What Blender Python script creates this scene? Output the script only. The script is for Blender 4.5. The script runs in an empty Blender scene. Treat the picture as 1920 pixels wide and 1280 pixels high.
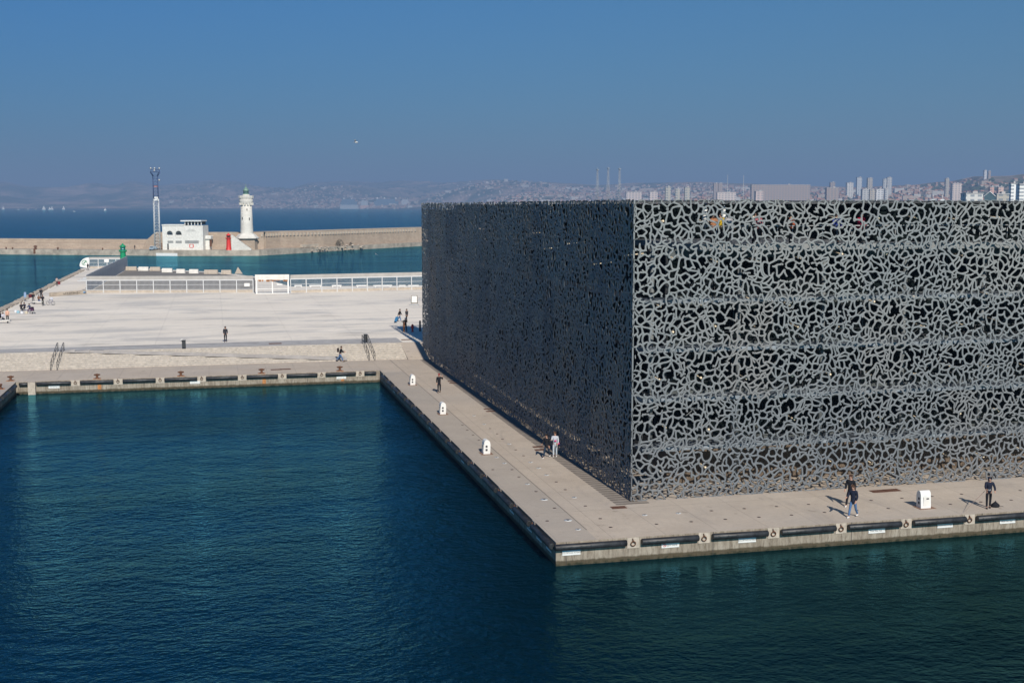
import bpy, bmesh, math, random
import numpy as np
from mathutils import Vector, Matrix, noise
from mathutils.geometry import delaunay_2d_cdt

C = bpy.context.scene.collection
R = math.radians
random.seed(7)

# ------------------------------------------------------------------ camera
F = 2270.0; HZ = 387.0; HC = 17.5          # focal length and horizon in pixels of the 1920 wide photograph, eye height
TH = math.atan((640 - HZ) / F)
YAW = math.atan(562 / (F / math.cos(TH)))
cam = bpy.data.cameras.new('camera')
cam.sensor_width = 36.0; cam.lens = F / 1920 * 36.0
cam.clip_start = 0.5; cam.clip_end = 80000
cam_o = bpy.data.objects.new('camera', cam); C.objects.link(cam_o)
cam_o.location = (0, 0, HC); cam_o.rotation_euler = (R(90) - TH, 0, -YAW)
bpy.context.scene.camera = cam_o

# ------------------------------------------------------------------ sky, sun, exposure
SUN_EL = 35.5; SUN_AZ = 1.6                # shadows fall towards +Y, a little towards -X
sd = Vector((math.sin(R(SUN_AZ)) * math.cos(R(SUN_EL)), -math.cos(R(SUN_AZ)) * math.cos(R(SUN_EL)), math.sin(R(SUN_EL))))
w = bpy.data.worlds.new('World'); bpy.context.scene.world = w; w.use_nodes = True
nt = w.node_tree; nt.nodes.clear()
sky = nt.nodes.new('ShaderNodeTexSky'); sky.sky_type = 'NISHITA'; sky.sun_disc = False
sky.sun_elevation = R(SUN_EL); sky.sun_rotation = math.atan2(sd.x, sd.y)
sky.altitude = 0; sky.air_density = 1.0; sky.dust_density = 0.4; sky.ozone_density = 3.0
tint = nt.nodes.new('ShaderNodeMix'); tint.data_type = 'RGBA'; tint.blend_type = 'MULTIPLY'
tint.inputs['Factor'].default_value = 1.0
gc = nt.nodes.new('ShaderNodeTexCoord'); gx = nt.nodes.new('ShaderNodeSeparateXYZ'); nt.links.new(gc.outputs['Generated'], gx.inputs[0])
mr = nt.nodes.new('ShaderNodeMapRange'); mr.inputs[1].default_value = 0.0; mr.inputs[2].default_value = 0.26; nt.links.new(gx.outputs[2], mr.inputs[0])
grade = nt.nodes.new('ShaderNodeMix'); grade.data_type = 'RGBA'; grade.inputs['A'].default_value = (0.095, 0.225, 0.355, 1); grade.inputs['B'].default_value = (0.088, 0.375, 0.63, 1)
nt.links.new(mr.outputs[0], grade.inputs['Factor'])
m2 = nt.nodes.new('ShaderNodeMapRange'); m2.inputs[1].default_value = -0.15; m2.inputs[2].default_value = 0.62; nt.links.new(gx.outputs[0], m2.inputs[0])
smog = nt.nodes.new('ShaderNodeMix'); smog.data_type = 'RGBA'; smog.inputs['A'].default_value = (0.70, 1.0, 1.06, 1); smog.inputs['B'].default_value = (1.72, 1.26, 1.05, 1)   # dustier air over the city
nt.links.new(m2.outputs[0], smog.inputs['Factor'])
g3 = nt.nodes.new('ShaderNodeMix'); g3.data_type = 'RGBA'; g3.blend_type = 'MULTIPLY'; g3.inputs['Factor'].default_value = 1.0
nt.links.new(grade.outputs['Result'], g3.inputs['A']); nt.links.new(smog.outputs['Result'], g3.inputs['B']); nt.links.new(g3.outputs['Result'], tint.inputs['B'])
bg = nt.nodes.new('ShaderNodeBackground'); bg.inputs['Strength'].default_value = 0.085
wo = nt.nodes.new('ShaderNodeOutputWorld')
nt.links.new(sky.outputs[0], tint.inputs['A']); nt.links.new(tint.outputs['Result'], bg.inputs[0]); nt.links.new(bg.outputs[0], wo.inputs[0])
sl = bpy.data.lights.new('sun', 'SUN'); sl.energy = 4.4; sl.angle = R(0.55); sl.color = (1.0, 0.93, 0.84)
so = bpy.data.objects.new('sun', sl); C.objects.link(so)
so.rotation_euler = sd.to_track_quat('Z', 'Y').to_euler()
so.location = (0, 0, 300)
vs = bpy.context.scene.view_settings
vs.view_transform = 'Standard'; vs.look = 'None'; vs.exposure = 0.4; vs.gamma = 1.0
bpy.context.scene.cycles.max_bounces = 6
bpy.context.scene.cycles.volume_bounces = 0

# ------------------------------------------------------------------ where a point of the photograph lies in the world
def ray(px, py):
    x = (px - 960) / F; y = (640 - py) / F
    f = math.cos(TH) + y * math.sin(TH); u = -math.sin(TH) + y * math.cos(TH)
    c, s = math.cos(YAW), math.sin(YAW)
    return Vector((x * c + f * s, -x * s + f * c, u)), f
def P(px, py, z=0.0):
    r, f = ray(px, py); t = (z - HC) / r.z
    return Vector((r.x * t, r.y * t, z))
def D(px, py, d):
    r, f = ray(px, py); return Vector((0, 0, HC)) + r * (d / f)
def onY(px, py, Y):
    r, f = ray(px, py); t = Y / r.y; return Vector((r.x * t, Y, HC + r.z * t))
def S(n, d): return n * d / 2284.0

# ------------------------------------------------------------------ materials
def lin(c):
    return tuple(((v / 255.0) / 12.92 if v / 255.0 <= 0.04045 else ((v / 255.0 + 0.055) / 1.055) ** 2.4) for v in c)
class N:
    def __init__(s, name):
        s.m = bpy.data.materials.new(name); s.m.use_nodes = True; s.t = s.m.node_tree; s.t.nodes.clear()
        s.out = s.t.nodes.new('ShaderNodeOutputMaterial'); s.b = s.t.nodes.new('ShaderNodeBsdfPrincipled')
        s.t.links.new(s.b.outputs[0], s.out.inputs[0])
        s.co = s.t.nodes.new('ShaderNodeTexCoord').outputs['Object']
    def l(s, a, b): s.t.links.new(a, b)
    def val(s, sock, v):
        if hasattr(v, 'links') or isinstance(v, bpy.types.NodeSocket): s.l(v, sock)
        else: sock.default_value = v
    def math(s, op, a, b=0.0, c=0.0):
        n = s.t.nodes.new('ShaderNodeMath'); n.operation = op
        s.val(n.inputs[0], a); s.val(n.inputs[1], b)
        if op in ('COMPARE', 'MULTIPLY_ADD'): s.val(n.inputs[2], c)
        return n.outputs[0]
    def noise(s, scale, detail=3, rough=0.6, stretch=None, co=None, dist=0.0):
        v = co or s.co
        if stretch:
            mp = s.t.nodes.new('ShaderNodeMapping'); mp.inputs['Scale'].default_value = stretch; s.l(v, mp.inputs[0]); v = mp.outputs[0]
        n = s.t.nodes.new('ShaderNodeTexNoise'); n.inputs['Scale'].default_value = scale
        n.inputs['Detail'].default_value = detail; n.inputs['Roughness'].default_value = rough; n.inputs['Distortion'].default_value = dist
        s.l(v, n.inputs['Vector']); return n.outputs['Fac']
    def ramp(s, f, lo, hi, a=0.0, b=1.0):
        n = s.t.nodes.new('ShaderNodeMapRange'); s.val(n.inputs[0], f)
        n.inputs[1].default_value = lo; n.inputs[2].default_value = hi; n.inputs[3].default_value = a; n.inputs[4].default_value = b
        n.clamp = True
        return n.outputs[0]
    def mix(s, f, a, b):
        n = s.t.nodes.new('ShaderNodeMix'); n.data_type = 'RGBA'
        s.val(n.inputs['Factor'], f)
        for k, v in (('A', a), ('B', b)):
            if isinstance(v, (tuple, list)): v = tuple(v[:3]) + (1,)
            s.val(n.inputs[k], v)
        return n.outputs['Result']
    def xyz(s, co=None):
        n = s.t.nodes.new('ShaderNodeSeparateXYZ'); s.l(co or s.co, n.inputs[0]); return n.outputs
    def line(s, v, spacing, off, width):     # 1 on thin joint lines
        a = s.math('ADD', v, -off); a = s.math('DIVIDE', a, spacing); a = s.math('FRACT', a); a = s.math('ADD', a, -0.5); a = s.math('ABSOLUTE', a)
        return s.math('GREATER_THAN', a, 0.5 - width / spacing / 2)
    def bump(s, h, dist, strength=1.0):
        n = s.t.nodes.new('ShaderNodeBump'); n.inputs['Distance'].default_value = dist; n.inputs['Strength'].default_value = strength
        s.l(h, n.inputs['Height']); s.l(n.outputs[0], s.b.inputs['Normal']); return n
    def base(s, c, rough=0.8, metal=0.0, spec=0.5):
        if isinstance(c, (tuple, list)): c = tuple(c[:3]) + (1,)
        s.val(s.b.inputs['Base Color'], c)
        s.b.inputs['Roughness'].default_value = rough; s.b.inputs['Metallic'].default_value = metal; s.b.inputs['Specular IOR Level'].default_value = spec
        return s.m
_mc = {}
def M(name, col, rough=0.75, var=0.25, scale=3.0, metal=0.0, spec=0.4, bump=0.0):
    if name in _mc: return _mc[name]
    n = N(name); c = col
    f = n.noise(scale, 4, 0.65)
    lo = tuple(v * (1 - var) for v in c); hi = tuple(min(1, v * (1 + var * 0.8)) for v in c)
    m = n.base(n.mix(n.ramp(f, 0.3, 0.7), lo, hi), rough, metal, spec)
    if bump: n.bump(f, bump)
    _mc[name] = m; return m

def deck_mat():
    n = N('quay_concrete'); x, y, z = n.xyz()
    a = n.noise(0.35, 5, 0.65); b = n.noise(3.5, 5, 0.7); c = n.noise(0.08, 3)
    col = n.mix(n.ramp(a, 0.3, 0.7), (0.42, 0.355, 0.285), (0.52, 0.445, 0.36))
    col = n.mix(n.ramp(b, 0.35, 0.8, 0, 0.4), col, (0.29, 0.25, 0.215))
    t1 = n.noise(0.22, 5, 0.7, (1.6, 0.35, 1), None, 1.5); col = n.mix(n.ramp(t1, 0.58, 0.68, 0, 0.30), col, (0.25, 0.22, 0.195))
    col = n.mix(n.ramp(c, 0.45, 0.65, 0, 0.35), col, (0.36, 0.335, 0.31))
    d = n.noise(1.1, 3, 0.5); col = n.mix(n.ramp(d, 0.66, 0.74, 0, 0.35), col, (0.16, 0.13, 0.10))
    j = n.math('MAXIMUM', n.line(x, 3.0, 2.2, 0.035), n.line(y, 12.0, 5.6, 0.05))
    edge = n.math('MULTIPLY', n.math('LESS_THAN', n.math('ABSOLUTE', n.math('ADD', x, -19.35)), 0.04), n.math('GREATER_THAN', y, 61.6))
    j = n.math('MAXIMUM', n.math('MULTIPLY', j, 0.55), edge)
    col = n.mix(n.math('MULTIPLY', j, 0.75), col, (0.13, 0.115, 0.10))
    strip = n.math('LESS_THAN', x, 19.33); strip = n.math('MULTIPLY', strip, n.math('LESS_THAN', y, 127.0))
    col = n.mix(n.math('MULTIPLY', strip, 0.4), col, (0.29, 0.27, 0.245))
    n.bump(b, 0.01); return n.base(col, 0.85, spec=0.25)
def qwall_mat():
    n = N('quay_wall_concrete'); x, y, z = n.xyz()
    a = n.noise(1.5, 5, 0.7, (1.2, 1.2, 0.35)); b = n.noise(6, 5, 0.7, (1.5, 1.5, 0.25))
    col = n.mix(n.ramp(a, 0.3, 0.7), (0.20, 0.165, 0.125), (0.36, 0.32, 0.26))
    col = n.mix(n.ramp(b, 0.45, 0.7, 0, 0.85), col, (0.11, 0.085, 0.06))
    wv = n.noise(2.5, 2); zz = n.math('ADD', z, n.math('MULTIPLY', wv, 0.16))
    col = n.mix(n.ramp(zz, -0.98, -0.90, 0.9, 0.0), col, (0.055, 0.042, 0.022))
    g = n.noise(3, 3); col = n.mix(n.math('MULTIPLY', n.ramp(zz, -1.12, -1.05, 1, 0), n.ramp(g, 0.4, 0.6)), col, (0.022, 0.024, 0.012))
    j = n.math('MAXIMUM', n.line(x, 8.3, 1.0, 0.05), n.line(y, 8.3, 1.0, 0.05)); col = n.mix(n.math('MULTIPLY', j, 0.8), col, (0.05, 0.045, 0.04))
    n.bump(b, 0.02); return n.base(col, 0.85, spec=0.3)
def esp_mat():
    n = N('esplanade_concrete'); x, y, z = n.xyz()
    a = n.noise(0.05, 5, 0.65, (0.5, 1.6, 1)); b = n.noise(0.085, 5, 0.7, (0.65, 1.6, 1)); c = n.noise(1.6, 4, 0.7)
    col = n.mix(n.ramp(a, 0.3, 0.7), (0.69, 0.63, 0.54), (0.80, 0.735, 0.635))
    col = n.mix(n.ramp(b, 0.50, 0.62, 0, 0.75), col, (0.47, 0.455, 0.43))
    g_ = n.noise(0.5, 4, 0.7, (0.25, 2.2, 1)); col = n.mix(n.ramp(g_, 0.58, 0.68, 0, 0.5), col, (0.40, 0.365, 0.325))
    col = n.mix(n.math('MULTIPLY', n.math('MAXIMUM', n.line(x, 8.0, 1, 0.06), n.line(y, 8.0, 3, 0.12)), 0.3), col, (0.25, 0.23, 0.21))
    col = n.mix(n.ramp(c, 0.5, 0.75, 0, 0.2), col, (0.40, 0.36, 0.32))
    e = n.noise(0.3, 3, 0.5, (0.3, 1.4, 1)); col = n.mix(n.ramp(e, 0.67, 0.72, 0, 0.5), col, (0.26, 0.235, 0.21))
    return n.base(col, 0.9, spec=0.2)
def stair_mat():
    n = N('stair_stone'); x, y, z = n.xyz()
    a = n.noise(0.5, 5, 0.7, (0.4, 2, 1)); b = n.noise(4, 4, 0.7)
    col = n.mix(n.ramp(a, 0.3, 0.7), (0.46, 0.42, 0.355), (0.56, 0.52, 0.45))
    col = n.mix(n.ramp(b, 0.5, 0.8, 0, 0.4), col, (0.25, 0.21, 0.17))
    col = n.mix(n.math('MULTIPLY', n.line(x, 2.0, 0.3, 0.03), 0.15), col, (0.15, 0.13, 0.11))
    return n.base(col, 0.88, spec=0.2)
def water_mat():
    n = N('sea_water')
    geo = n.t.nodes.new('ShaderNodeNewGeometry').outputs['Position']
    a = n.noise(0.95, 3, 0.6, (0.9, 1.15, 1), geo, 0.5)
    b = n.noise(0.22, 2, 0.5, (0.9, 1.2, 1), geo)
    c = n.noise(2.6, 3, 0.6, (0.9, 1.2, 1), geo)
    h = n.math('ADD', n.math('MULTIPLY', a, 0.62), n.math('ADD', n.math('MULTIPLY', b, 1.0), n.math('MULTIPLY', c, 0.42)))
    wp = n.ramp(n.noise(0.045, 3, 0.55, (0.7, 1.3, 1), geo), 0.3, 0.7, 0.45, 1.2)
    qx_, qy_, qz_ = n.xyz(geo)                       # sheltered, calmer water under the quay walls
    c1 = n.math('MULTIPLY', n.ramp(qy_, 104.0, 124.0), n.math('LESS_THAN', qy_, 130.0)); c2 = n.math('MULTIPLY', n.ramp(qy_, 47.0, 57.0), n.math('MULTIPLY', n.math('LESS_THAN', qy_, 60.0), n.ramp(qx_, 12.0, 20.0)))
    wp = n.math('MULTIPLY', wp, n.math('ADD', 1.0, n.math('MULTIPLY', n.math('MAXIMUM', c1, c2), -0.72)))
    n.bump(n.math('MULTIPLY', h, wp), 0.33, 1.0)
    d = n.noise(0.02, 3, 0.5, None, geo)
    col = n.mix(n.ramp(d, 0.35, 0.65), (0.0002, 0.0095, 0.019), (0.0003, 0.0145, 0.027))
    wx_, wy_, wz_ = n.xyz(geo)                       # green harbour water, the museum's dark reflection painted into its colour
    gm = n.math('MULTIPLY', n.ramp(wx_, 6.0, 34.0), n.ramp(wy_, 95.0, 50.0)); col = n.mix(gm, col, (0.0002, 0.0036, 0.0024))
    bp = n.b.inputs['Normal'].links[0].from_socket
    df = n.t.nodes.new('ShaderNodeBsdfDiffuse'); n.l(col, df.inputs[0])
    gl = n.t.nodes.new('ShaderNodeBsdfGlossy'); gl.inputs['Color'].default_value = (0.25, 0.78, 0.96, 1); gl.inputs['Roughness'].default_value = 0.035; n.l(bp, gl.inputs['Normal'])
    fr = n.t.nodes.new('ShaderNodeFresnel'); fr.inputs['IOR'].default_value = 1.333; n.l(bp, fr.inputs['Normal'])
    mx = n.t.nodes.new('ShaderNodeMixShader'); n.l(n.math('MINIMUM', fr.outputs[0], 0.55), mx.inputs[0])   # steep wavelets hide each other at grazing view
    n.l(df.outputs[0], mx.inputs[1]); n.l(gl.outputs[0], mx.inputs[2]); n.l(mx.outputs[0], n.out.inputs[0])
    n.t.nodes.remove(n.b); return n.m
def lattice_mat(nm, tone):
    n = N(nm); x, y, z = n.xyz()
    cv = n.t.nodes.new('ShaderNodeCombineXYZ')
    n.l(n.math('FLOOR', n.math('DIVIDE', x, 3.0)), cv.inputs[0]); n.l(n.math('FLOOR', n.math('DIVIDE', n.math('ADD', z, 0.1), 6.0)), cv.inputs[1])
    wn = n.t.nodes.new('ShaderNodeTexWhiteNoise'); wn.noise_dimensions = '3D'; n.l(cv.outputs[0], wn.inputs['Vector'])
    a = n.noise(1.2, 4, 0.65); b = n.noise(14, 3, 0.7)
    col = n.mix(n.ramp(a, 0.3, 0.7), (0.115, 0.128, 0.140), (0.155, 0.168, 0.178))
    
    col = n.mix(n.math('MULTIPLY', n.ramp(z, 2.0, 14.0), 0.8), col, (0.225, 0.24, 0.235))   # paler towards the upper panels
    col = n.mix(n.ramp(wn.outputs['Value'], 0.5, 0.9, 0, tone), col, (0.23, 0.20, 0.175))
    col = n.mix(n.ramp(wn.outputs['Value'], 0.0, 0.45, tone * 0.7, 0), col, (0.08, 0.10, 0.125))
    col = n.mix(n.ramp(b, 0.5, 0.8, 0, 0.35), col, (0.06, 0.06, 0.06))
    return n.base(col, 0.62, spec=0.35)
def stone_mat(name, c1, c2, mortar, bw, bh):
    n = N(name)
    geo = n.co; x, y, z = n.xyz()
    cv = n.t.nodes.new('ShaderNodeCombineXYZ'); n.l(n.math('ADD', x, n.math('MULTIPLY', y, 0.7)), cv.inputs[0]); n.l(z, cv.inputs[1])
    br = n.t.nodes.new('ShaderNodeTexBrick'); n.l(cv.outputs[0], br.inputs['Vector'])
    br.inputs['Color1'].default_value = c1 + (1,); br.inputs['Color2'].default_value = c2 + (1,); br.inputs['Mortar'].default_value = mortar + (1,)
    br.inputs['Scale'].default_value = 1.0; br.inputs['Brick Width'].default_value = bw; br.inputs['Row Height'].default_value = bh; br.inputs['Mortar Size'].default_value = 0.03
    a = n.noise(0.25, 5, 0.7); col = n.mix(n.ramp(a, 0.4, 0.75, 0, 0.6), br.outputs['Color'], tuple(v * 0.55 for v in c1))
    return n.base(col, 0.9, spec=0.2)
def hill_mat():
    n = N('limestone_hills'); x, y, z = n.xyz()
    a = n.noise(0.0022, 8, 0.72); b = n.noise(0.006, 5, 0.7)
    col = n.mix(n.ramp(a, 0.42, 0.60), (0.05, 0.07, 0.04), (0.46, 0.33, 0.27))
    col = n.mix(n.ramp(b, 0.45, 0.65, 0, 0.6), col, (0.045, 0.06, 0.035))
    return n.base(col, 0.95, spec=0.1)
def facade_mat(name, wall, win, fw, fh):
    n = N(name); x, y, z = n.xyz()
    h = n.math('ADD', x, y)
    a = n.math('GREATER_THAN', n.math('FRACT', n.math('DIVIDE', h, fw)), 0.45); b = n.math('GREATER_THAN', n.math('FRACT', n.math('DIVIDE', z, fh)), 0.5)
    col = n.mix(n.math('MULTIPLY', n.math('MULTIPLY', a, b), 0.75), wall, win)
    return n.base(col, 0.8, spec=0.2)

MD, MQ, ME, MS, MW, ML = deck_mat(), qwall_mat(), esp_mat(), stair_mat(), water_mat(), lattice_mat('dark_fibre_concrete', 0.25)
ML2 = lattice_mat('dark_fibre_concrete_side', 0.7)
MBRW = stone_mat('breakwater_stone', (0.42, 0.335, 0.255), (0.36, 0.28, 0.215), (0.24, 0.19, 0.15), 1.6, 0.6)
MPALE = stone_mat('pale_lighthouse_stone', (0.70, 0.67, 0.61), (0.64, 0.61, 0.55), (0.46, 0.43, 0.38), 1.3, 0.5)
MRUBBLE = M('pale_rubble', (0.40, 0.34, 0.27), 0.9, 0.35, 0.6)
MQ2 = M('weathered_jetty_concrete', (0.36, 0.315, 0.255), 0.9, 0.4, 0.35)
MHILL = hill_mat()
MGLASS = M('dark_glass', (0.010, 0.015, 0.015), 0.45, 0.4, 0.5, spec=0.12)
MCORE = M('dark_core_wall', (0.006, 0.009, 0.009), 0.9, 0.5, 0.4, spec=0.0)
MBLK = M('black_rubber', (0.018, 0.019, 0.021), 0.5, 0.9, 2.5, spec=0.5)
MRUST = M('rust', (0.115, 0.05, 0.025), 0.85, 0.5, 9)
MRUSTST = M('rust_stain', (0.40, 0.17, 0.06), 0.9, 0.4, 5)
MGRATE = M('rusty_grate', (0.13, 0.062, 0.04), 0.8, 0.3, 12)
MDKGR = M('dark_grate', (0.06, 0.055, 0.05), 0.8, 0.3, 12)
MWHITE = M('white_paint', (0.68, 0.68, 0.655), 0.5, 0.08, 2)
MOFFW = M('weathered_white', (0.66, 0.64, 0.59), 0.7, 0.15, 1.5)
MCAP = M('pale_cap_concrete', (0.42, 0.365, 0.30), 0.85, 0.25, 4)
MBLUE = M('sign_blue', (0.05, 0.30, 0.50), 0.5, 0.1, 3)
MINK = M('ink', (0.03, 0.03, 0.035), 0.6, 0.1, 3)
MRED = M('signal_red', (0.60, 0.035, 0.025), 0.45, 0.15, 2)
MGREEN = M('signal_green', (0.005, 0.23, 0.10), 0.45, 0.15, 2)
MSTEEL = M('galvanised_steel', (0.40, 0.41, 0.41), 0.5, 0.15, 3, metal=0.4)
MDARK = M('charcoal_metal', (0.03, 0.032, 0.035), 0.5, 0.2, 5)
MBRASS = M('pale_anchor_steel', (0.80, 0.66, 0.46), 0.45, 0.2, 8)
MASPH = M('port_asphalt', (0.19, 0.175, 0.155), 0.9, 0.2, 0.3)

# ------------------------------------------------------------------ mesh helper
class B:
    def __init__(s): s.v = []; s.f = []; s.m = []; s.sm = []
    def add(s, vs, fs, mi=0, smooth=False):
        o = len(s.v); s.v += [tuple(v) for v in vs]
        for f in fs: s.f.append(tuple(i + o for i in f)); s.m.append(mi); s.sm.append(smooth)
        return s
    def box(s, c, size, rz=0.0, mi=0, ch=0.0):
        cx, cy, cz = c; a, b, h = size[0] / 2, size[1] / 2, size[2] / 2
        cs, sn = math.cos(rz), math.sin(rz)
        if ch > 0:
            prof = [(-a + ch, -b), (a - ch, -b), (a, -b + ch), (a, b - ch), (a - ch, b), (-a + ch, b), (-a, b - ch), (-a, -b + ch)]
            prof2 = [(x * (1 - ch / a), y * (1 - ch / b)) for x, y in prof]
            rings = [(prof2, -h), (prof, -h + ch), (prof, h - ch), (prof2, h)]
            vs = [(cx + x * cs - y * sn, cy + x * sn + y * cs, cz + z) for pr, z in rings for x, y in pr]
            fs = [tuple(range(7, -1, -1)), tuple(range(24, 32))]
            for k in range(3):
                for i in range(8): j = (i + 1) % 8; fs.append((k * 8 + i, k * 8 + j, k * 8 + 8 + j, k * 8 + 8 + i))
            return s.add(vs, fs, mi)
        vs = []
        for z in (-h, h):
            for x, y in ((-a, -b), (a, -b), (a, b), (-a, b)): vs.append((cx + x * cs - y * sn, cy + x * sn + y * cs, cz + z))
        return s.add(vs, [(3, 2, 1, 0), (4, 5, 6, 7), (0, 1, 5, 4), (1, 2, 6, 5), (2, 3, 7, 6), (3, 0, 4, 7)], mi)
    def tube(s, pts, r, n=8, mi=0, smooth=True, cap=True):
        pts = [Vector(p) for p in pts]; rs = r if isinstance(r, (list, tuple)) else [r] * len(pts)
        o = []; prev = None
        for i, p in enumerate(pts):
            t = (pts[min(i + 1, len(pts) - 1)] - pts[max(i - 1, 0)]).normalized()
            u = t.orthogonal().normalized() if prev is None else (prev - t * prev.dot(t)).normalized()
            prev = u; w2 = t.cross(u)
            for k in range(n):
                a = 2 * math.pi * k / n; o.append(p + (u * math.cos(a) + w2 * math.sin(a)) * rs[i])
        fs = []
        for i in range(len(pts) - 1):
            for k in range(n): j = (k + 1) % n; fs.append((i * n + k, i * n + j, i * n + n + j, i * n + n + k))
        s.add(o, fs, mi, smooth)
        if cap:
            b0 = len(s.v) - len(o)
            s.f.append(tuple(b0 + k for k in range(n - 1, -1, -1))); s.m.append(mi); s.sm.append(False)
            s.f.append(tuple(b0 + (len(pts) - 1) * n + k for k in range(n))); s.m.append(mi); s.sm.append(False)
        return s
    def lathe(s, prof, c=(0, 0, 0), n=24, mi=0, smooth=True):
        vs = []; fs = []
        for r, z in prof:
            for k in range(n): a = 2 * math.pi * k / n; vs.append((c[0] + r * math.cos(a), c[1] + r * math.sin(a), c[2] + z))
        for i in range(len(prof) - 1):
            for k in range(n): j = (k + 1) % n; fs.append((i * n + k, i * n + j, i * n + n + j, i * n + n + k))
        fs.append(tuple((len(prof) - 1) * n + k for k in range(n)))
        return s.add(vs, fs, mi, smooth)
    def prism(s, poly, z0, z1, mi_top=0, mi_side=0):
        n = len(poly); vs = [(p[0], p[1], z0) for p in poly] + [(p[0], p[1], z1) for p in poly]
        s.add(vs, [(i, (i + 1) % n, n + (i + 1) % n, n + i) for i in range(n)], mi_side)
        o = len(s.v) - 2 * n; s.f.append(tuple(o + n + i for i in range(n))); s.m.append(mi_top); s.sm.append(False)
        return s
    def quad(s, a, b, c, d, mi=0): return s.add([a, b, c, d], [(0, 1, 2, 3)], mi)
    def build(s, name, mats, parent=None, loc=None):
        me = bpy.data.meshes.new(name)
        me.from_pydata(s.v, [], s.f)
        for m in (mats if isinstance(mats, (list, tuple)) else [mats]): me.materials.append(m)
        me.polygons.foreach_set('material_index', s.m); me.polygons.foreach_set('use_smooth', s.sm)
        me.update()
        o = bpy.data.objects.new(name, me); C.objects.link(o)
        if parent: o.parent = parent
        if loc is not None: o.location = loc
        return o
def tag(o, label=None, cat=None, group=None, kind=None):
    if label: o['label'] = label
    if cat: o['category'] = cat
    if group: o['group'] = group
    if kind: o['kind'] = kind
    return o
def empty(name, loc, rz, label, cat, group=None):
    o = bpy.data.objects.new(name, None); C.objects.link(o); o.location = loc; o.rotation_euler = (0, 0, rz); o.empty_display_size = 0.3
    return tag(o, label, cat, group)
def copy_tree(o, parent=None):
    kids = list(o.children); c = o.copy(); C.objects.link(c); c.parent = parent
    for ch in kids: copy_tree(ch, c)
    return c
def place(proto, used, loc, rz, label, group=None, scale=None):
    o = proto if not used else copy_tree(proto)
    o.location = loc; o.rotation_euler = (0, 0, rz); o['label'] = label
    if group: o['group'] = group
    if scale: o.scale = (scale,) * 3
    return o
ORD = ['first', 'second', 'third', 'fourth', 'fifth', 'sixth', 'seventh', 'eighth', 'ninth', 'tenth', 'eleventh', 'twelfth', 'thirteenth', 'fourteenth', 'fifteenth', 'sixteenth', 'seventeenth', 'eighteenth', 'nineteenth', 'twentieth'] + ['twenty-' + k for k in ('first', 'second', 'third', 'fourth', 'fifth', 'sixth', 'seventh', 'eighth', 'ninth')] + ['thirtieth'] + ['thirty-' + k for k in ('first', 'second', 'third', 'fourth', 'fifth', 'sixth', 'seventh', 'eighth', 'ninth')]

# ------------------------------------------------------------------ setting: sea, quay, steps, esplanade
WZ = -1.28; QX = 17.04; QY = 59.6; FY = 128.7; LX = -19.6; SB = 137.6; ST = 143.2; EZ = 1.3
FX0 = 23.78; FY0 = 67.04; FL = 74.0; FH = 17.9
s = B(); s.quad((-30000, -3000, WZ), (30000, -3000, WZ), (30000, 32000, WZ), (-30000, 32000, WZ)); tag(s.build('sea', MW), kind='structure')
s = B(); s.prism([(-32.5, 40), (LX, 40), (LX, FY), (QX, FY), (QX, QY), (160, QY), (160, SB), (-32.5, SB)], -5, 0, 0, 1)
tag(s.build('quay', [MD, MQ]), kind='structure')
# esplanade, with the pier running out to the left
eb = [P(150, 503, EZ), P(168, 500, EZ), P(238, 501, EZ), P(300, 505, EZ), P(400, 509.5, EZ), P(484, 519, EZ), P(545, 537, EZ), P(800, 535, EZ)]
poly = [(-32.5, ST), (160, ST), (160, eb[-1].y)] + [(p.x, p.y) for p in reversed(eb)] + [(-32.5, eb[0].y - 12)]
s = B(); s.prism(poly, -5, EZ, 0, 1); tag(s.build('esplanade', [ME, MQ2]), kind='structure')
yard = [P(170, 546, EZ), P(478, 548, EZ), P(480, 521, EZ), P(400, 511.5, EZ), P(300, 507, EZ), P(240, 504, EZ)]
s = B(); s.add([(p.x, p.y, EZ + 0.006) for p in yard], [tuple(range(len(yard)))]); tag(s.build('port_yard', MASPH), kind='structure')
s = B(); s.quad((-32.4, ST + 0.5, EZ + 0.005), (FX0 - 2, ST + 0.5, EZ + 0.005), (FX0 - 2, ST + 5.5, EZ + 0.005), (-32.4, ST + 3.8, EZ + 0.005))
tag(s.build('grey_pavement_band', M('grey_pavement', (0.37, 0.36, 0.35), 0.9, 0.2, 0.8)), kind='structure')
s = B()
for yy, x0, x1 in ((ST + 0.42, -32.4, FX0 - 2), (ST + 3.9, -14, 5)): s.quad((x0, yy, EZ + 0.01), (x1, yy, EZ + 0.01), (x1, yy + 0.16, EZ + 0.01), (x0, yy + 0.16, EZ + 0.01))
tag(s.build('slot_drain', MDKGR), 'long thin dark slot drains along the top of the steps', 'drain')
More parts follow.
